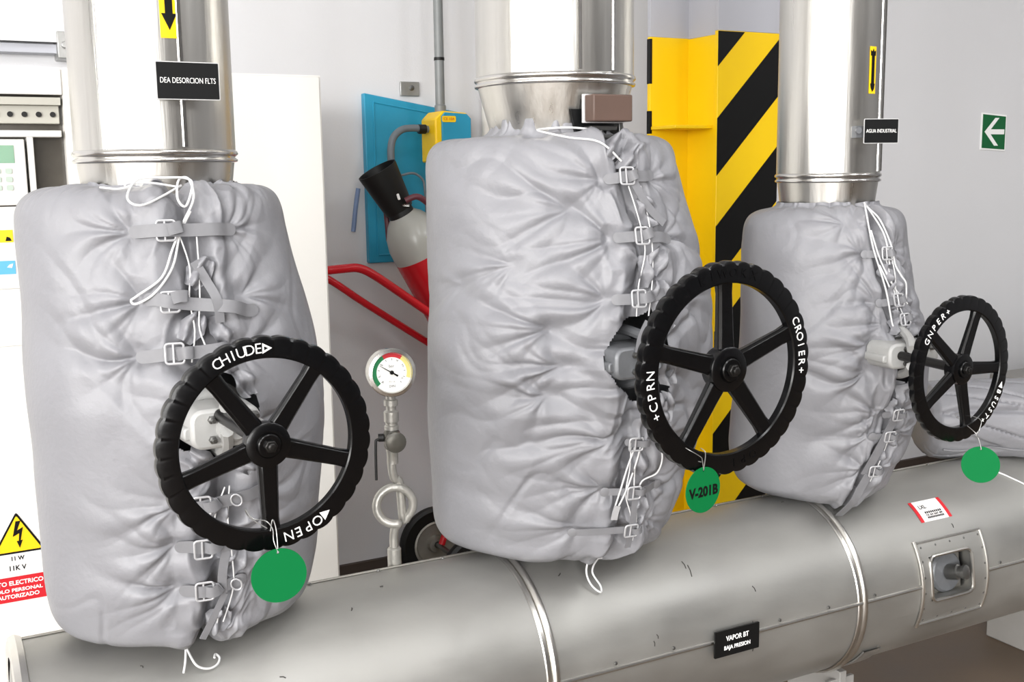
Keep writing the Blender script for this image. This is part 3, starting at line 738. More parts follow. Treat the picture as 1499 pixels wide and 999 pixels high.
# ------------------------------------------------------------------ valves and handwheels
def valve(i, hub, label, m, zb, style):
    x = PX[i][0]; d = Vector((hub[0]-x, hub[1]-Y0, 0)).normalized(); yawv = math.atan2(d.x, -d.y)
    t = thing('gate_valve', label, 'valve', (x, Y0, hub[2]), yawv, 'valves inside the jackets')
    L = math.hypot(hub[0]-x, hub[1]-Y0)
    A = axis_frame((0, 0, 0), (0, -1, 0))       # local: z -> towards the wheel
    ox, oz = ((.022, -.022), (.010, -.020), (.050, -.002))[style]
    A = A @ Matrix.Translation((ox, oz, 0)) if False else axis_frame((ox, 0, oz), (0, -1, 0))
    mb = MB(); mb.lathe([(.06, .02), (.06, .20), (.045, .22)], A, 32); mb.build('bonnet_neck', m, t, local=True)
    w_, h_ = ((.126, .072) if style == 0 else (.150, .070)) if style != 2 else (.150, .064)
    y0 = .262 if style != 2 else .250
    fl = MB().prism(rrect(w_, h_, .022, 5), .085, frame((ox-.012, -y0+.03, oz), (1, 0, 0), (0, 0, 1)), taper=.94).build('bonnet', m, t, local=True, bevel=.006)
    MB().prism(rrect(w_+.012, h_*.30, .006, 3), .078, frame((ox-.012, -y0+.033, oz-.006), (1, 0, 0), (0, 0, 1))).build('bonnet_rib', m, fl, local=True, bevel=.003)
    mb = MB(); mb.lathe([(.030, y0+.05), (.030, y0+.054), (.030, y0+.060), (.022, y0+.062), (.020, y0+.075), (.016, y0+.08)], A @ Matrix.Translation((-.0, 0, 0)), 28)
    mb.build('gland_flange', m, t, local=True)
    for q in (45, 135, 225, 315):
        a = math.radians(q)
        mb = MB(); mb.lathe([(.007, y0+.05), (.007, y0+.073), (.004, y0+.074), (.004, y0+.084)], A @ Matrix.Translation((.052*math.cos(a), .024*math.sin(a), -.012)), 6); mb.build('bolt', 'bolt', t, local=True)
    mb = MB(); mb.lathe([(.011, .2), (.011, L+.006)], axis_frame((0, 0, 0), (0, -1, 0)), 16); mb.build('stem', 'castblack', t, local=True)
    # yoke arms and wings seen in the jacket opening
    for sgn in (-1, 1):
        mb = MB(); mb.tube([(ox, -.16, oz+sgn*.052), (ox-.004, -y0+.02, oz+sgn*.058), (ox*.5, -y0-.05, oz*.5+sgn*.040), (0, -y0-.09, sgn*.020)], .011, 8, smooth=5); mb.build('yoke_arm', m, t, local=True)
    return t
HUB = [(.419, 1.567, 1.359), (1.278, 1.567, 1.389), (1.978, 1.625, 1.312)]
valve(0, HUB[0], 'silver painted valve bonnet showing behind the leftmost handwheel', 'castlight', 1.35, 0)
valve(1, HUB[1], 'dark grey valve bonnet showing in the middle jacket opening', 'castdark', 1.39, 1)
valve(2, HUB[2], 'light grey valve bonnet showing beside the smallest handwheel', 'castlight', 1.31, 2)

def handwheel(R, hub, yaw_, sp0, words, label, waves=34):
    t = thing('handwheel', label, 'handwheel', hub, yaw_, 'black valve handwheels')
    dpt = .105*R; ri = .795*R
    # rim
    n = waves*8; vs = []; fs = []; K = 9
    for i in range(n):
        a = 2*PI*i/n
        wv = abs(math.sin(waves*a/2))**.7
        ro = R*(.982+.018*wv)
        prof = [(ri+.012*R, -dpt*.5), (R*.958, -dpt*.5), (ro-.006*R, -dpt*.38), (ro+.002*R, 0), (ro, dpt*.36), (ro-.03*R, dpt*.5), (ri+.03*R, dpt*.5), (ri, dpt*.3), (ri, -dpt*.38)]
        for r_, y in prof: vs.append((r_*math.cos(a), y, r_*math.sin(a)))
    for i in range(n):
        j = (i+1) % n
        for k in range(K):
            l = (k+1) % K
            fs.append((i*K+k, i*K+l, j*K+l, j*K+k))
    rim = MB().add(vs, fs).build('rim', 'black', t, local=True, ang=24)
    # spokes
    for k in range(5):
        a = math.radians(sp0+72*k); e = Vector((math.cos(a), 0, math.sin(a))); pz = Vector((-math.sin(a), 0, math.cos(a))); f_ = Vector((0, -1, 0))
        vs = []; fs = []
        for (r_, hw_, y0, y1) in ((.17, .096, .042, -.045), (.30, .090, .038, -.042), (.70, .080, .036, -.036), (.80, .086, .040, -.044), (.845, .10, .045, -.045)):
            c_ = e*(r_*R)
            for (wq, yq) in ((-1, y1), (-1, y0*.3), (-.72, y0), (.72, y0), (1, y0*.3), (1, y1)):
                vs.append(c_+pz*(wq*hw_*R)+f_*(yq*R))
        m_ = 6
        for s_ in range(4):
            for q in range(m_): fs.append((s_*m_+q, s_*m_+(q+1) % m_, (s_+1)*m_+(q+1) % m_, (s_+1)*m_+q))
        fs += [tuple(range(m_-1, -1, -1)), tuple(range(4*m_, 5*m_))]
        MB().add(vs, fs).build('spoke', 'black', t, local=True, bevel=.0012)
    A = axis_frame((0, 0, 0), (0, -1, 0))
    MB().lathe([(.17*R, -.12*R), (.20*R, -.10*R), (.215*R, .02*R), (.208*R, .055*R), (.19*R, .066*R), (.120*R, .066*R), (.115*R, .060*R), (.108*R, .060*R)], A, 40).build('hub', 'black', t, local=True)
    MB().lathe([(.108*R, .058*R), (.108*R, .090*R), (.098*R, .098*R), (.06*R, .098*R)], A, 32).build('collar', 'black', t, local=True)
    MB().lathe([(.062*R, .09*R), (.062*R, .135*R), (.052*R, .142*R)], A, 6).build('nut', 'castblack', t, local=True, bevel=.0008)
    MB().lathe([(.036*R, .13*R), (.036*R, .165*R), (.026*R, .172*R), (.01*R, .172*R)], A, 18).build('stem_end', 'castblack', t, local=True)
    for (txt, a0, a1, m_, size) in words:
        mb = MB(); cs = list(txt)
        for k, ch in enumerate(cs):
            if ch == ' ': continue
            a = math.radians(a0+(a1-a0)*(k/max(1, len(cs)-1)))
            e = Vector((math.cos(a), 0, math.sin(a))); rtv = Vector((math.sin(a), 0, -math.cos(a)))
            fr_ = frame(e*(.888*R)+Vector((0, -dpt*.5-.0006, 0)), rtv, e)
            if ch in '><':
                sg = 1 if ch == '>' else -1
                tri = [(-.04*R*sg, -.048*R), (.05*R*sg, 0), (-.04*R*sg, .048*R)]
                if sg < 0: tri = tri[::-1]
                if ch == '>':
                    inn = [(-.024*R, -.020*R), (.016*R, 0), (-.024*R, .020*R)]
                    vs = [(x, y, .0003) for x, y in tri+inn]
                    mb.add(vs, [(0, 1, 4, 3), (1, 2, 5, 4), (2, 0, 3, 5)], fr_)
                else: mb.add([(x, y, .0003) for x, y in tri], [(0, 1, 2)], fr_)
            else:
                vs, fs = text_geo(ch, size*R, None, .0012, bold=-.0012*R); mb.add(vs, fs, fr_)
        mb.build('lettering', m_, t, local=True, smooth=False)
    return t
handwheel(.163, HUB[0], .03, -90, [('CHIUDE>', 118.5, 88.5, 'white', .135), ('<OPEN', -55, -80.5, 'white', .135)], 'black spoked handwheel lettered CHIUDE and OPEN on the leftmost valve')
handwheel(.200, HUB[1], .02, 92, [('+CPRN', 203, 178, 'white', .125), ('CROIER+', 26, -6, 'white', .115), ('EIWOKX', 112, 72, 'black', .12), ('OPI', -70, -85, 'black', .11)], 'large black spoked handwheel in front of the yellow striped column', 38)
handwheel(.163, HUB[2], .06, 68, [('GNPER+', 150, 115, 'white', .125), ('<BSUST+', -20, -58, 'white', .115)], 'small black spoked handwheel at the right with a blank green tag')

# ------------------------------------------------------------------ tags on the wheels
def vtag(c, yaw_, r, wire, label, txt=None, tilt=0):
    t = thing('valve_tag', label, 'tag', c, yaw_, 'green round valve tags')
    A = axis_frame((0, 0, 0), (0, -1, tilt))
    # disc with a hole near the top
    n = 48; vs = []; hole = .0022; hc = (0, r*.86)
    ringo = [(r*math.cos(2*PI*k/n), r*math.sin(2*PI*k/n)) for k in range(n)]
    ringh = [(hc[0]+hole*math.cos(2*PI*k/n), hc[1]+hole*math.sin(2*PI*k/n)) for k in range(n)]
    fr_ = frame((0, 0, 0), (1, 0, 0), (0, tilt, 1))
    for z in (.0012, -.0012):
        vs += [fr_ @ Vector((x, y, z)) for x, y in ringo]+[fr_ @ Vector((x, y, z)) for x, y in ringh]
    fs = []
    for k in range(n):
        l = (k+1) % n
        fs += [(k, l, n+l, n+k), (2*n+k, 3*n+k, 3*n+l, 2*n+l), (k, 2*n+k, 2*n+l, l), (n+k, n+l, 3*n+l, 3*n+k)]
    d = MB().add(vs, fs).build('disc', 'green', t, local=True, ang=30)
    if txt:
        vs, fs = text_geo(txt, r*.60, r*1.72, .0003, bold=.0011); MB().add(vs, fs, fr_ @ Matrix.Translation((0, -.004, .0014))).build('lettering', 'print', d, local=True, smooth=False)
    mb = MB(); h = Vector((0, -.001, r*.86))
    inv = (Matrix.Translation(c) @ Matrix.Rotation(yaw_, 4, 'Z')).inverted()
    for wl in wire: mb.tube([h]+[inv @ Vector(p) for p in wl], .0008, 5, smooth=5)
    mb.build('wire', 'galv', t, local=True)
vtag((.417, 1.528, 1.168), -.05, .0412,
     [[(.412, 1.53, 1.222), (.414, 1.54, 1.236), (.408, 1.552, 1.246), (.388, 1.55, 1.254), (.384, 1.575, 1.262), (.392, 1.585, 1.245), (.408, 1.548, 1.236)], [(.418, 1.535, 1.235), (.417, 1.548, 1.248), (.412, 1.545, 1.232)]],
     'blank green round tag wired to the bottom of the leftmost handwheel')
vtag((1.218, 1.552, 1.171), .12, .043,
     [[(1.214, 1.55, 1.228), (1.208, 1.548, 1.236), (1.182, 1.548, 1.252), (1.18, 1.59, 1.258), (1.19, 1.59, 1.23), (1.212, 1.55, 1.225)], [(1.221, 1.55, 1.24), (1.218, 1.56, 1.248)]],
     'green round tag lettered V-201B wired to the largest handwheel', 'V-201B')
vtag((2.004, 1.580, 1.102), -.75, .0400,
     [[(2.006, 1.59, 1.158), (2.000, 1.592, 1.166), (2.006, 1.593, 1.172), (2.008, 1.59, 1.18), (2.018, 1.60, 1.20), (2.012, 1.66, 1.20), (2.0, 1.60, 1.175), (2.006, 1.592, 1.165)]],
     'blank green round tag wired to the smallest handwheel at the right', tilt=.15)

# ------------------------------------------------------------------ pressure gauge on its siphon
gx, gy = .866, 2.1985
gz = ZP+RP
G = thing('pressure_gauge', 'round pressure gauge on a looped silver siphon tube standing on the main pipe', 'gauge', (gx, gy, gz-.01))
MB().lathe([(.0155, -.02), (.0155, .028), (.013, .031), (.010, .032)], Matrix.Translation((gx-.003, gy, gz)), 24).build('socket', 'siphon', G)
vd = Vector((-gx, -gy, 0)).normalized()           # towards the viewer side of the room
rtv = Vector((-vd.y, vd.x, 0))
fr_g = frame((gx, gy, 0), rtv, (0, 0, 1))
def gp(x, z, y=0): return fr_g @ Vector((x, z, y))
loop = [gp(-.003, gz+.02), gp(-.003, gz+.055), gp(.001, gz+.078, .004)]
rc, zc_ = .0405, gz+.128
for k in range(23):
    a = math.radians(-90-360*k/22-8); loop.append(gp(.002+rc*math.cos(a), zc_+rc*math.sin(a), .012-.026*k/22))
loop = loop[:3]+[gp(.002+rc*math.cos(math.radians(q)), zc_+rc*math.sin(math.radians(q)), .010-.022*j/17) for j, q in enumerate(np.linspace(-80, -425, 18))]
loop += [gp(.014, zc_+.046, -.010), gp(.003, zc_+.060, -.006), gp(-.002, zc_+.085, 0), gp(-.002, zc_+.12, 0)]
MB().tube(loop, .0098, 12, smooth=4).build('siphon_tube', 'siphon', G, ang=180)
zk = 1.176
MB().lathe([(.0125, zk-.055), (.0125, zk-.03), (.014, zk-.028), (.014, zk-.018)], Matrix.Translation((gx, gy, 0)), 20).build('coupling', 'siphon', G)
ck = MB().lathe([(.014, -.022), (.018, -.016), (.018, .016), (.014, .022)], Matrix.Translation((gx, gy, zk)), 20).build('cock_body', 'cock', G)
MB().lathe([(.016, 0), (.019, .008), (.023, .010), (.023, .020), (.017, .024), (.006, .024)], axis_frame(gp(.004, zk-.002, .008), vd+rtv*.25), 24).build('cock_cap', 'cock', ck)
mb = MB(); mb.tube([gp(-.015, zk, .0), gp(-.032, zk, .002), gp(-.036, zk-.012, .004), gp(-.037, zk-.09, .006)], .0032, 8, smooth=4)
mb.lathe([(.009, 0), (.009, .012)], axis_frame(gp(-.018, zk+.004), -rtv), 12); mb.build('lever', 'rubber', ck)
MB().lathe([(.016, zk+.022), (.016, zk+.03), (.013, zk+.032), (.013, zk+.038), (.0165, zk+.04), (.0165, zk+.062), (.011, zk+.066), (.011, zk+.075), (.0155, zk+.076), (.0155, zk+.088), (.011, zk+.09), (.011, zk+.11)], Matrix.Translation((gx, gy, 0)), 14).build('union_nut', 'siphon', G, ang=30)
gc = gp(0, 1.327, .0); GA = frame(gc, rtv, (0, 0, 1)); gd = Vector((-.14, -1, .05)).normalized(); rtv = Vector((-gd.y, gd.x, 0)).normalized()
GA = frame(gc, rtv, Vector((0, 0, 1))-gd*gd.z)
MB().lathe([(.045, -.022), (.050, -.018), (.050, .014), (.052, .016), (.0535, .020), (.0515, .024), (.0445, .025), (.043, .020)], GA, 56, False).build('case', 'bead', G, ang=25)
MB().lathe([(.0001, -.022), (.045, -.022)], GA, 40, False).build('case_back', 'bead', G)
dl = MB().lathe([(.0442, .0165), (.0001, .0165)], GA, 48, False).build('dial', 'dial', G)
def arc(r0, r1, a0, a1, z, n=14):
    vs = []
    for k in range(n+1):
        a = math.radians(a0+(a1-a0)*k/n)
        vs += [(r0*math.cos(a), r0*math.sin(a), z), (r1*math.cos(a), r1*math.sin(a), z)]
    return vs, [(2*k, 2*k+2, 2*k+3, 2*k+1) for k in range(n)]
for a0, a1, m_ in ((118, 222, 'dgreen'), (55, 118, 'dred'), (-20, 55, 'dyel')):
    vs, fs = arc(.0335, .0425, a0, a1, .0170); MB().add(vs, fs, GA).build('dial_band', m_, dl, smooth=False)
mb = MB()
for k in range(11):
    a = math.radians(222-27*k)
    mb.box((.027, -.0005, .0172), (.031, .0005, .0173), GA @ Matrix.Rotation(a, 4, 'Z'))
for s_, x, y, sz in (('bar', 0, .014, .009), ('0', -.020, -.020, .007), ('2', -.026, -.006, .006), ('4', -.020, .017, .006), ('6', .012, .026, .006), ('8', .026, .012, .006), ('10', .022, -.014, .006), ('CL 1.6', .0, -.020, .005), ('DIN', .0, -.030, .008)):
    vs, fs = text_geo(s_, sz, None, .0001); mb.add(vs, fs, GA @ Matrix.Translation((x, y, .0173)))
mb.build('dial_marking', 'print', dl, smooth=False)
mb = MB(); A_ = GA @ Matrix.Rotation(math.radians(148), 4, 'Z')
mb.add([(-.016, -.0022, .0185), (-.016, .0022, .0185), (0, .0012, .0185), (.031, .0003, .0185), (.031, -.0003, .0185), (0, -.0012, .0185)], [(5, 4, 3, 2, 1, 0)], A_)
mb.lathe([(.0045, .0175), (.0045, .020), (.001, .0205)], GA, 16); mb.build('pointer', 'print', dl, smooth=False)

# ------------------------------------------------------------------ electrical cabinet
YC = 3.3
cab = thing('electrical_cabinet', 'large cream electrical cabinet with a keypad and danger signs behind the leftmost jacket', 'cabinet', (.2, YC+.35, 0))
XL, XR, ZT = -.9, 1.102, 2.056
mb = MB()
mb.box((XL, YC+.30, 0), (XR, YC+.70, ZT)); mb.box((.362, YC, .0), (XR, YC+.30, ZT)); mb.box((XL, YC, 0), (.362, YC+.30, 1.46)); mb.box((XL, YC, 1.985), (.362, YC+.30, ZT)); mb.box((XL, YC, 1.46), (-.35, YC+.30, 1.985))
mb.build('cabinet_body', 'cab', cab, smooth=False)
MB().box((.365, YC-.006, .02), (XR-.004, YC, ZT-.004)).build('door_panel', 'cab', cab, bevel=.003)
for z0, z1 in ((.02, 1.293), (1.297, 1.452), (1.456, 1.681)):
    MB().box((XL, YC-.006, z0), (.361, YC, z1)).build('door_panel', 'cab', cab, bevel=.002)
MB().box((XL, YC-.006, 1.982), (.361, YC, ZT-.004)).build('door_panel', 'cab', cab, bevel=.002)
# window recess with instrument rail
wr = MB().box((-.35, YC+.05, 1.68), (.362, YC+.06, 1.985)).build('window_recess', 'cabdark', cab, smooth=False)
rl = MB().box((-.35, YC+.02, 1.905), (.352, YC+.05, 1.955)).build('instrument_rail', 'cabgrey', wr, bevel=.002)
for k in range(9):
    MB().lathe([(.0075, 0), (.0075, .003)], axis_frame((.335-.036*k, YC+.0175, 1.930), (0, -1, 0)), 16).build('rail_socket', 'rubber', wr)
MB().box((-.35, YC-.004, 1.955), (.355, YC+.05, 1.975)).build('window_header', 'cabgrey', wr)
MB().box((-.35, YC-.008, 1.868), (.352, YC+.05, 1.886)).build('window_bar', 'cab', wr, bevel=.002)
MB().box((.262, YC-.008, 1.683), (.278, YC+.05, 1.868)).build('window_bar', 'cab', wr, bevel=.002)
kp = MB().box((-.20, YC-.012, 1.684), (.255, YC+.05, 1.862)).build('keypad_panel', 'cab', cab, bevel=.003)
MB().box((.08, YC-.014, 1.798), (.227, YC-.012, 1.846)).build('lcd_screen', 'lcd', kp, smooth=False)
for r_ in range(3):
    for c_ in range(4):
        x, z = .216-.028*c_, 1.783-.0225*r_
        MB().prism(rrect(.017, .015, .004, 3), .003, FRONT(x-.006, YC-.012, z-.006)).build('key', 'key', kp)
l1 = MB().box((.150, YC-.008, 1.584), (.208, YC-.006, 1.618)).build('yellow_label', 'ylabel', cab, smooth=False)
MB().prism([(-.008, -.006), (.008, -.006), (.004, .003), (-.004, .006)], .001, FRONT(.196, YC-.008, 1.594)).build('label_mark', 'print', l1, smooth=False)
l2 = MB().box((.150, YC-.008, 1.497), (.208, YC-.006, 1.534)).build('blue_label', 'bluel', cab, smooth=False)
MB().prism([(-.008, -.004), (.004, -.006), (.008, .006), (-.002, .003)], .001, FRONT(.195, YC-.008, 1.520)).build('label_mark', 'paper', l2, smooth=False)
# warning triangle
def rtri(cx, z0, z1, hw_, r, n=6):
    pts = [(cx-hw_, z0), (cx+hw_, z0), (cx, z1)]; out = []
    c = Vector((cx, (2*z0+z1)/3))
    for i in range(3):
        p = Vector(pts[i]); a = Vector(pts[i-1])-p; b = Vector(pts[(i+1) % 3])-p; a.normalize(); b.normalize()
        for k in range(n+1):
            t = k/n; out.append(tuple(p+(a*(1-t)**2+b*t**2)*r))
    return out
sg = MB().prism(rtri(.156, .705, .825, .070, .008), .002, FRONT(0, YC-.006, 0)).build('warning_sign', 'print', cab, smooth=False)
MB().prism(rtri(.156, .711, .815, .060, .006), .001, FRONT(0, YC-.0078, 0)).build('sign_face', 'ylabel', sg, smooth=False)
bolt_ = [(.160, .800), (.150, .800), (.139, .757), (.160, .768), (.156, .738), (.148, .740), (.158, .722), (.166, .744), (.161, .741), (.172, .782), (.152, .772)]
bolt_ = [(.153, .799), (.166, .799), (.155, .772), (.171, .780), (.1625, .742), (.168, .743), (.159, .720), (.152, .741), (.1575, .7415), (.160, .763), (.143, .755)]
MB().prism(bolt_[::-1], .001, FRONT(0, YC-.0086, 0)).build('lightning_arrow', 'print', sg, smooth=False)
lp = MB().box((.06, YC-.007, .638), (.222, YC-.006, .704)).build('voltage_label', 'paper', cab, smooth=False)
mb = MB()
for s_, x, z, sz, wd in (('11 W', .152, .690, .017, .034), ('11K V', .150, .662, .020, .044)):
    vs, fs = text_geo(s_, sz, wd, bold=.0005); mb.add(vs, fs, FRONT(x, YC-.0075, z))
mb.build('lettering', 'print', lp, smooth=False)
rs_ = MB().box((-.02, YC-.008, .564), (.228, YC-.006, .637)).build('danger_sign', 'redsign', cab, smooth=False)
mb = MB()
for s_, x, z, sz, wd in (('IMPACTO ELECTRICO', .128, .619, .018, .17), ('SOLO PERSONAL', .145, .598, .014, .13), ('AUTORIZADO', .145, .580, .016, .11)):
    vs, fs = text_geo(s_, sz, wd, bold=.0004); mb.add(vs, fs, FRONT(x, YC-.0085, z))
mb.build('lettering', 'white', rs_, smooth=False)

# ------------------------------------------------------------------ back wall fittings
YW = YB[1]
# cable tray above the cabinet
t = thing('cable_tray', 'grey horizontal cable tray fixed to the wall above the cabinet', 'cable tray', (.0, YW-.06, 2.2))
mb = MB(); mb.box((-2.0, YW-.10, 2.262), (.56, YW-.005, 2.268)); mb.box((-2.0, YW-.104, 2.225), (.56, YW-.10, 2.272)); mb.build('tray_channel', 'wall', t, smooth=False)
MB().box((-2.0, YW-.07, 2.19), (.56, YW-.001, 2.222)).build('tray_rail', 'greypaint', t, bevel=.002)
mb = MB(); mb.box((.455, YW-.115, 2.17), (.500, YW-.001, 2.262)); mb.lathe([(.012, 0), (.012, .012)], axis_frame((.478, YW-.116, 2.215), (0, -1, 0)), 12); mb.build('tray_bracket', 'galv', t, bevel=.003)
# blue board
t = thing('backboard', 'teal blue metal backboard with a folded rim on the grey wall', 'panel', (1.8, YW, 1.4))
poly = [(1.606, 1.392), (2.06, 1.392), (2.06, 2.006), (1.606, 2.082)]
MB().prism(poly, .035, FRONT(0, YW, 0)).build('panel', 'blue', t, bevel=.004)
mb = MB()
inn = [(1.645, 1.425), (2.03, 1.425), (2.03, 1.985), (1.645, 2.046)]
for k in range(4):
    a, b = inn[k], inn[(k+1) % 4]
    mb.tube([(a[0], YW-.036, a[1]), (b[0], YW-.036, b[1])], .004, 6)
mb.build('rim_fold', 'blue', t)
b_ = MB().box((1.775, YW-.012, 2.075), (1.860, YW, 2.134)).build('wall_bracket', 'galv', bevel=.003)
tag(b_, 'small galvanised bracket screwed to the wall just above the blue panel', 'bracket')
MB().lathe([(.011, 0), (.011, .005), (.004, .007)], axis_frame((1.825, YW-.012, 2.108), (0, -1, 0)), 12).build('screw', 'bolt', b_)
# conduit with switch box
t = thing('conduit', 'grey vertical conduit pipe running down the wall to the switch box', 'conduit', (1.87, YW-.2, 2.0))
MB().tube([(1.868, YW-.2, 2.0), (1.868, YW-.2, 4.99)], .019, 16).build('tube', 'conduit', t)
MB().lathe([(.021, 2.203), (.021, 2.215)], Matrix.Translation((1.868, YW-.2, 0)), 18).build('clip', 'rubber', t)
MB().lathe([(.023, 1.998), (.023, 2.025), (.019, 2.03)], Matrix.Translation((1.868, YW-.2, 0)), 18).build('gland', 'conduit', t)
t = thing('switch_box', 'yellow and blue plastic switch box below the grey conduit', 'switch box', (1.87, YW-.2, 1.86))
MB().prism([(1.812, 1.80), (1.97, 1.80), (1.97, 1.975), (1.95, 1.995), (1.845, 2.002), (1.812, 1.97)], .14, FRONT(0, YW-.13, 0)).build('box', 'ylabel', t, bevel=.006)
MB().prism([(1.838, 1.84), (1.966, 1.84), (1.966, 1.972), (1.948, 1.990), (1.852, 1.996), (1.838, 1.98)], .012, FRONT(0, YW-.268, 0)).build('cover', 'blue', t, bevel=.003)
lb = MB().prism(rrect(.06, .024, .006, 3), .002, FRONT(1.868, YW-.280, 1.969)).build('label', 'ylabel', t, smooth=False)
vs, fs = text_geo('CE 10A', .015, .046); MB().add(vs, fs, FRONT(1.868, YW-.2825, 1.969)).build('lettering', 'redsign', lb, smooth=False)
mb = MB(); mb.tube([(1.812, YW-.2, 1.932), (1.75, YW-.2, 1.936), (1.70, YW-.2, 1.930), (1.664, YW-.2, 1.902), (1.650, YW-.2, 1.86), (1.648, YW-.2, 1.80), (1.648, YW-.18, 1.62)], .0145, 10, smooth=6)
h = mb.build('flexible_hose', 'hosegrey'); tag(h, 'grey flexible hose looping from the side of the switch box', 'hose')
MB().lathe([(.019, 0), (.019, .03)], axis_frame((1.80, YW-.2, 1.932), (-1, 0, 0)), 16).build('hose_ferrule', 'rubber', h)
mb = MB(); mb.tube([(1.69, YW-.2, 1.75), (1.742, YW-.2, 1.758), (1.78, YW-.2, 1.735), (1.79, YW-.2, 1.70), (1.80, YW-.19, 1.60)], .005, 8, smooth=5)
tag(mb.build('thin_cable', 'hosegrey'), 'thin grey cable curving across the blue panel', 'cable')
mb = MB(); mb.tube([(1.568, YW-.035, 1.70), (1.555, YW-.035, 1.63), (1.542, YW-.035, 1.54), (1.54, YW-.035, 1.525)], .010, 8, smooth=5)
tag(mb.build('blue_strap', mat('slate_blue', srgb(112, 132, 168), .6)), 'slate blue strap end hanging left of the blue panel', 'strap')
# white pipe behind the middle riser
mb = MB(); mb.tube([(2.156, YW-.05, 0), (2.156, YW-.05, 4.99)], .024, 16); tag(mb.build('wall_pipe', 'cab'), 'thin white vertical pipe on the wall behind the middle riser pipe', 'pipe')
# exit sign
es = thing('exit_sign', 'green sign with a white arrow pointing left on the right-hand wall', 'sign', (5.41, YW, 1.95))
MB().prism([(5.309, 1.849), (5.515, 1.840), (5.515, 2.043), (5.309, 2.054)], .006, FRONT(0, YW, 0)).build('board', 'white', es, smooth=False)
MB().prism([(5.316, 1.858), (5.507, 1.848), (5.507, 2.034), (5.316, 2.046)], .002, FRONT(0, YW-.006, 0)).build('sign_face', 'exitgreen', es, smooth=False)
cx_, cz_ = 5.332, 1.948
mb = MB()
mb.prism([(cx_+.03, cz_-.014), (cx_+.165, cz_-.014), (cx_+.165, cz_+.014), (cx_+.03, cz_+.014)], .001, FRONT(0, YW-.008, 0))
mb.prism([(cx_, cz_), (cx_+.085, cz_-.078), (cx_+.118, cz_-.078), (cx_+.036, cz_), (cx_+.118, cz_+.078), (cx_+.085, cz_+.078)], .001, FRONT(0, YW-.0081, 0))
mb.build('arrow', 'white', es, smooth=False)
# low wall at the right
tag(MB().box((4.62, 3.45, 0), (7.2, 3.62, .735)).build('low_wall', 'plinth', bevel=.01), 'low grey concrete upstand behind the lying jacket at the right edge', 'low wall')

# ------------------------------------------------------------------ wheeled extinguisher (Y about 4.05)
EY = 4.0
ex = thing('wheeled_extinguisher', 'red wheeled fire extinguisher with grey shoulder leaning on its cart', 'fire extinguisher', (1.75, EY, 0))
def ey(x, z): k = EY/4.05; return Vector((x*k, EY, 1.75+(z-1.75)*k))
p0, p1 = ey(1.579, 1.748), ey(1.813, 1.328)
ad_ = (p1-p0).normalized(); nk = ey(1.653, 1.622)
A = axis_frame(nk, ad_, (0, 1, 0))
MB().lathe([(.030, .0), (.046, .022), (.075, .050), (.103, .092), (.116, .14), (.118, .20)], A, 48, False).build('shoulder', 'tankgrey', ex, ang=180)
MB().lathe([(.118, .20), (.118, 1.05), (.10, 1.10), (.06, 1.12)], A, 48).build('cylinder', 'red', ex)
gd_ = MB().lathe([(.076, -.172), (.079, -.172), (.079, -.165), (.060, -.012), (.058, .006)], A, 40, False).build('valve_guard', 'rubber', ex, ang=30)
MB().lathe([(.074, -.172), (.073, -.165), (.055, -.012), (.02, -.010)], A, 40, False).build('guard_lining', 'rubber', gd_)
MB().lathe([(.042, -.06), (.046, -.055), (.046, -.02), (.052, -.012), (.052, .02), (.034, .03)], A @ Matrix.Translation((0, 0, .02)), 28).build('valve_neck', 'rubber', ex)
MB().prism(rrect(.010, .024, .003), .003, frame(nk+Vector((-.028, -.072, .045)), (1, 0, .2), (0, .3, 1))).build('guard_mark', 'paper', gd_)
MB().prism(rrect(.030, .012, .003), .006, frame(nk+Vector((.006, -.055, .012)), (1, 0, -.1), (0, .3, 1))).build('valve_nut', 'bead', ex)
mb = MB(); mb.tube([nk+Vector((.0, -.075, .03)), nk+Vector((.04, -.09, .045)), nk+Vector((.085, -.09, .020)), nk+Vector((.14, -.09, -.035)), nk+Vector((.20, -.06, -.15))], .0125, 10, smooth=5); mb.build('hose', 'maroon', ex)
mb = MB(); mb.tube([ey(1.628, 1.61)+Vector((0, .07, 0)), ey(1.633, 1.55)+Vector((0, .07, 0)), ey(1.636, 1.49)+Vector((0, .07, 0))], .011, 8, smooth=4); mb.build('hose_end', 'maroon', ex)
q_ = A
def on_tank(a, h, r): return q_ @ Vector((r*math.cos(a), r*math.sin(a), h))
# label patch wrapped on the shoulder
front_a = max(np.linspace(0, 2*PI, 90), key=lambda a: -(on_tank(a, .15, .118)-on_tank(a, .15, 0)).y)
def patch(h0, h1, a0, a1, dr, m_, nm, par):
    n = 8; vs = []
    for k in range(n+1):
        a = a0+(a1-a0)*k/n
        for h_ in (h0, h1):
            rr = np.interp(h_, [0, .022, .05, .092, .14, .2, 1], [.03, .046, .075, .103, .116, .118, .118]); vs.append(on_tank(a, h_, rr+dr))
    return MB().add(vs, [(2*k, 2*k+2, 2*k+3, 2*k+1) for k in range(n)]).build(nm, m_, par, ang=180)
rx = (on_tank(front_a+.1, .1, .1)-on_tank(front_a, .1, .1)).x; sgn = 1 if rx > 0 else -1
patch(.128, .162, front_a+sgn*.05, front_a+sgn*1.2, .001, 'lime', 'label', ex)
patch(.42, .56, front_a-sgn*.55, front_a+sgn*.5, .001, 'paper', 'label', ex)
patch(.43, .55, front_a-sgn*.48, front_a+sgn*.44, .0018, 'redsign', 'label', ex)
def eyl(pts, dy=0): return [ey(x, z)+Vector((0, dy, 0)) for x, z in pts]
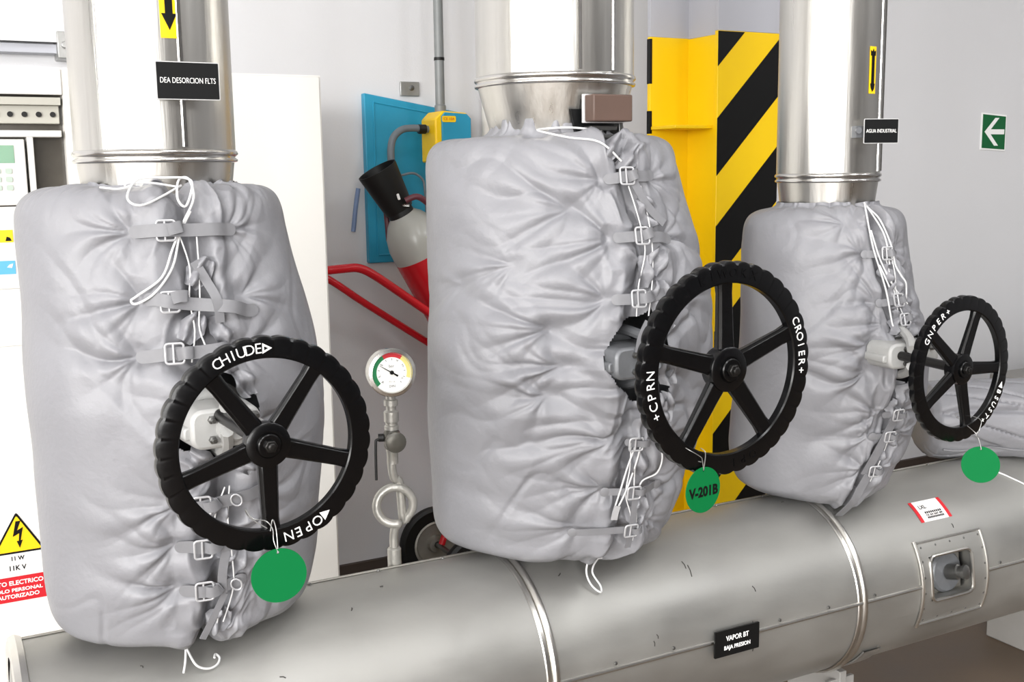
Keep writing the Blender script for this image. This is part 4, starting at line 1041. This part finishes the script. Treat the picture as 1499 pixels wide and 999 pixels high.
mb = MB(); mb.tube(eyl([(1.20, 1.37), (1.25, 1.398), (1.368, 1.407), (1.43, 1.405), (1.49, 1.375), (1.60, 1.297), (1.779, 1.168), (2.02, 1.0)], -.14), .0165, 12, smooth=5); mb.build('cart_handle', 'red', ex)
mb = MB(); mb.tube(eyl([(1.20, 1.37), (1.24, 1.375), (1.366, 1.362), (1.55, 1.237), (1.776, 1.084), (2.02, .92)], .13), .0145, 12, smooth=5); mb.build('cart_handle', 'red', ex)
mb = MB(); mb.tube([ey(1.20, 1.37)+Vector((0, y, 0)) for y in (-.14, 0, .13)], .015, 10); mb.build('cart_handle', 'red', ex)
mb = MB()
mb.tube([ey(2.02, 1.0)+Vector((0, -.14, 0)), ey(2.10, .80)+Vector((0, -.14, 0)), Vector((1.84, EY-.14, .18))], .0145, 10, smooth=4)
mb.tube([ey(2.02, .92)+Vector((0, .13, 0)), ey(2.08, .75)+Vector((0, .13, 0)), Vector((1.84, EY+.13, .18))], .0145, 10, smooth=4)
mb.build('cart_frame', 'red', ex)
MB().tube([(1.84, EY-.24, .165), (1.84, EY+.24, .165)], .012, 10).build('axle', 'bolt', ex)
for sy in (-.22, .20):
    A2 = axis_frame((1.84, EY+sy, .165), (0, -1, 0))
    wl = MB().lathe([(.105, -.02), (.150, -.022), (.163, -.012), (.165, 0), (.163, .012), (.150, .022), (.105, .02)], A2, 48, False).build('wheel', 'rubber', ex)
    MB().lathe([(.105, .016), (.095, .02), (.085, .006), (.04, .006), (.035, .026), (.015, .028)], A2, 40, False).build('wheel_rim', 'aludark', wl)
    MB().lathe([(.105, -.016), (.02, -.010)], A2, 40, False).build('wheel_rim', 'aludark', wl)

# ------------------------------------------------------------------ painted steel column
YK = 3.10
col = thing('steel_column', 'steel column painted yellow with black hazard stripes, grey above', 'column', (2.6, YK+.1, 0))
xl, xr, zt, yb = 2.474, 2.752, 2.232, 3.275
def two(name, lo, hi, zs, par=col):
    MB().box((lo[0], lo[1], 0), (hi[0], hi[1], zs)).build(name, 'yellow', par, bevel=.0015)
    MB().box((lo[0], lo[1], zs), (hi[0], hi[1], 4.99)).build(name, 'greypaint', par, bevel=.0015)
two('front_flange', (xl, YK, 0), (xr, YK+.018, 0), zt)
two('web', (xl+.004, YK+.018, 0), (xl+.022, yb, 0), zt-.012)
two('back_flange', (2.312, yb, 0), (xr+.10, yb+.018, 0), 2.222)
two('rear_web', (xr-.022, YK+.018, 0), (xr-.004, yb, 0), zt-.012)
MB().box((2.316, YK+.03, 1.898), (xl+.004, yb, 1.910)).build('stiffener_plate', 'yellow', col, bevel=.002)
# diagonal black bands on the front flange
slope = (2.243-2.110)/(2.602-2.472); bw = .200; step = .378
zl = 2.110
while zl > -.35:
    # lower edge of black at left xl is zl? bands rise to the right
    lo_l = zl-0; 
    pl_ = [(xl, zl), (xr, zl+(xr-xl)*slope), (xr, zl+(xr-xl)*slope+bw), (xl, zl+bw)]
    # clip to the painted height
    def clip(poly, zlim, keep_below=True):
        out = []
        for k in range(len(poly)):
            a, b = poly[k-1], poly[k]
            ina = (a[1] <= zlim) if keep_below else (a[1] >= zlim); inb = (b[1] <= zlim) if keep_below else (b[1] >= zlim)
            if ina != inb:
                t = (zlim-a[1])/(b[1]-a[1]); out.append((a[0]+t*(b[0]-a[0]), zlim))
            if inb: out.append(b)
        return out
    c_ = clip(clip(pl_, zt-.002), .0, False)
    if len(c_) > 2: MB().prism(c_, .0012, FRONT(0, YK, 0)).build('hazard_stripe', 'hazard', col, smooth=False)
    zl -= step
for (a, b) in ((2.06, 2.215), (1.885, 1.965)):
    MB().box((2.3105, yb-.001, a), (2.320, yb+.018, b)).build('hazard_stripe', 'hazard', col, smooth=False)

# ------------------------------------------------------------------ lying jacket at the right edge and rod on the pipe
def lying_jacket():
    A0 = np.array([2.585, 2.268, 1.0]); D = np.array([.891, -.454, 0.0]); S_ = np.array([.454, .891, 0.0])
    t = thing('insulation_jacket', 'grey fabric insulation jacket lying on its side on the main pipe at the right edge', 'insulation jacket', (2.85, 2.13, .89), 0, 'quilted insulation jackets on the valves')
    nx, na = 170, 150; xs = np.linspace(0, 1, nx); an = np.linspace(0, 2*PI, na+1)[:-1]
    prof = np.interp(xs, [0, .010, .035, .09, .5, 1], [.25, .74, .93, 1.0, 1.03, 1.0])
    Xg, Ag = np.meshgrid(xs*.80, an, indexing='ij'); rr = prof[:, None]*.120
    d = .008*fbm(Xg*6, np.cos(Ag)*2+np.sin(Ag)*1.3, 5, 2)
    cre = 1-np.abs(vnoise(Xg*9+np.sin(Ag)*3, np.cos(Ag)*3+Xg*4, 9)); d -= .010*np.clip(cre-.7, 0, 1)/.3
    d -= .014*np.exp(-((np.sin(Ag)-.45+.10*vnoise(Xg*9, Xg*0, 4))/.07)**2)*(np.cos(Ag) < 0)
    rr = rr+d*np.clip(xs*12, .2, 1)[:, None]
    P = A0+Xg[..., None]*D+(rr*np.cos(Ag)*1.12)[..., None]*S_
    P[..., 2] += rr*np.sin(Ag)
    yy = P[..., 1]-Y0; zp_ = ZP+np.sqrt(np.maximum(RP*RP-yy*yy, 0))+.004          # the sack rests on the curve of the pipe
    P[..., 2] = np.where((np.abs(yy) < RP) & (P[..., 2] < zp_), zp_, P[..., 2])
    fs = [(i*na+(j+1) % na, i*na+j, (i+1)*na+j, (i+1)*na+(j+1) % na) for i in range(nx-1) for j in range(na)]
    fs += [tuple(range(na)), tuple(range((nx-1)*na+na-1, (nx-1)*na-1, -1))]
    MB().add([tuple(v) for v in P.reshape(-1, 3)], fs).build('jacket_body', 'fabric', t, ang=60)
    k = int(na*.60)
    MB().tube([tuple(P[i, k]+np.array([-.002, -.003, 0])) for i in range(8, nx, 6)], .003, 8).build('hem_cord', 'strap', t)
lying_jacket()
mb = MB(); mb.tube([cyl_pt(2.645, 108, RP+.003), cyl_pt(2.67, 117, RP+.0025), cyl_pt(2.71, 130, RP+.0025), cyl_pt(2.76, 150, RP+.0025)], .0024, 8, smooth=6)
tag(mb.build('white_cable', 'cord'), 'thin white cable lying across the main pipe at the right edge', 'cable')
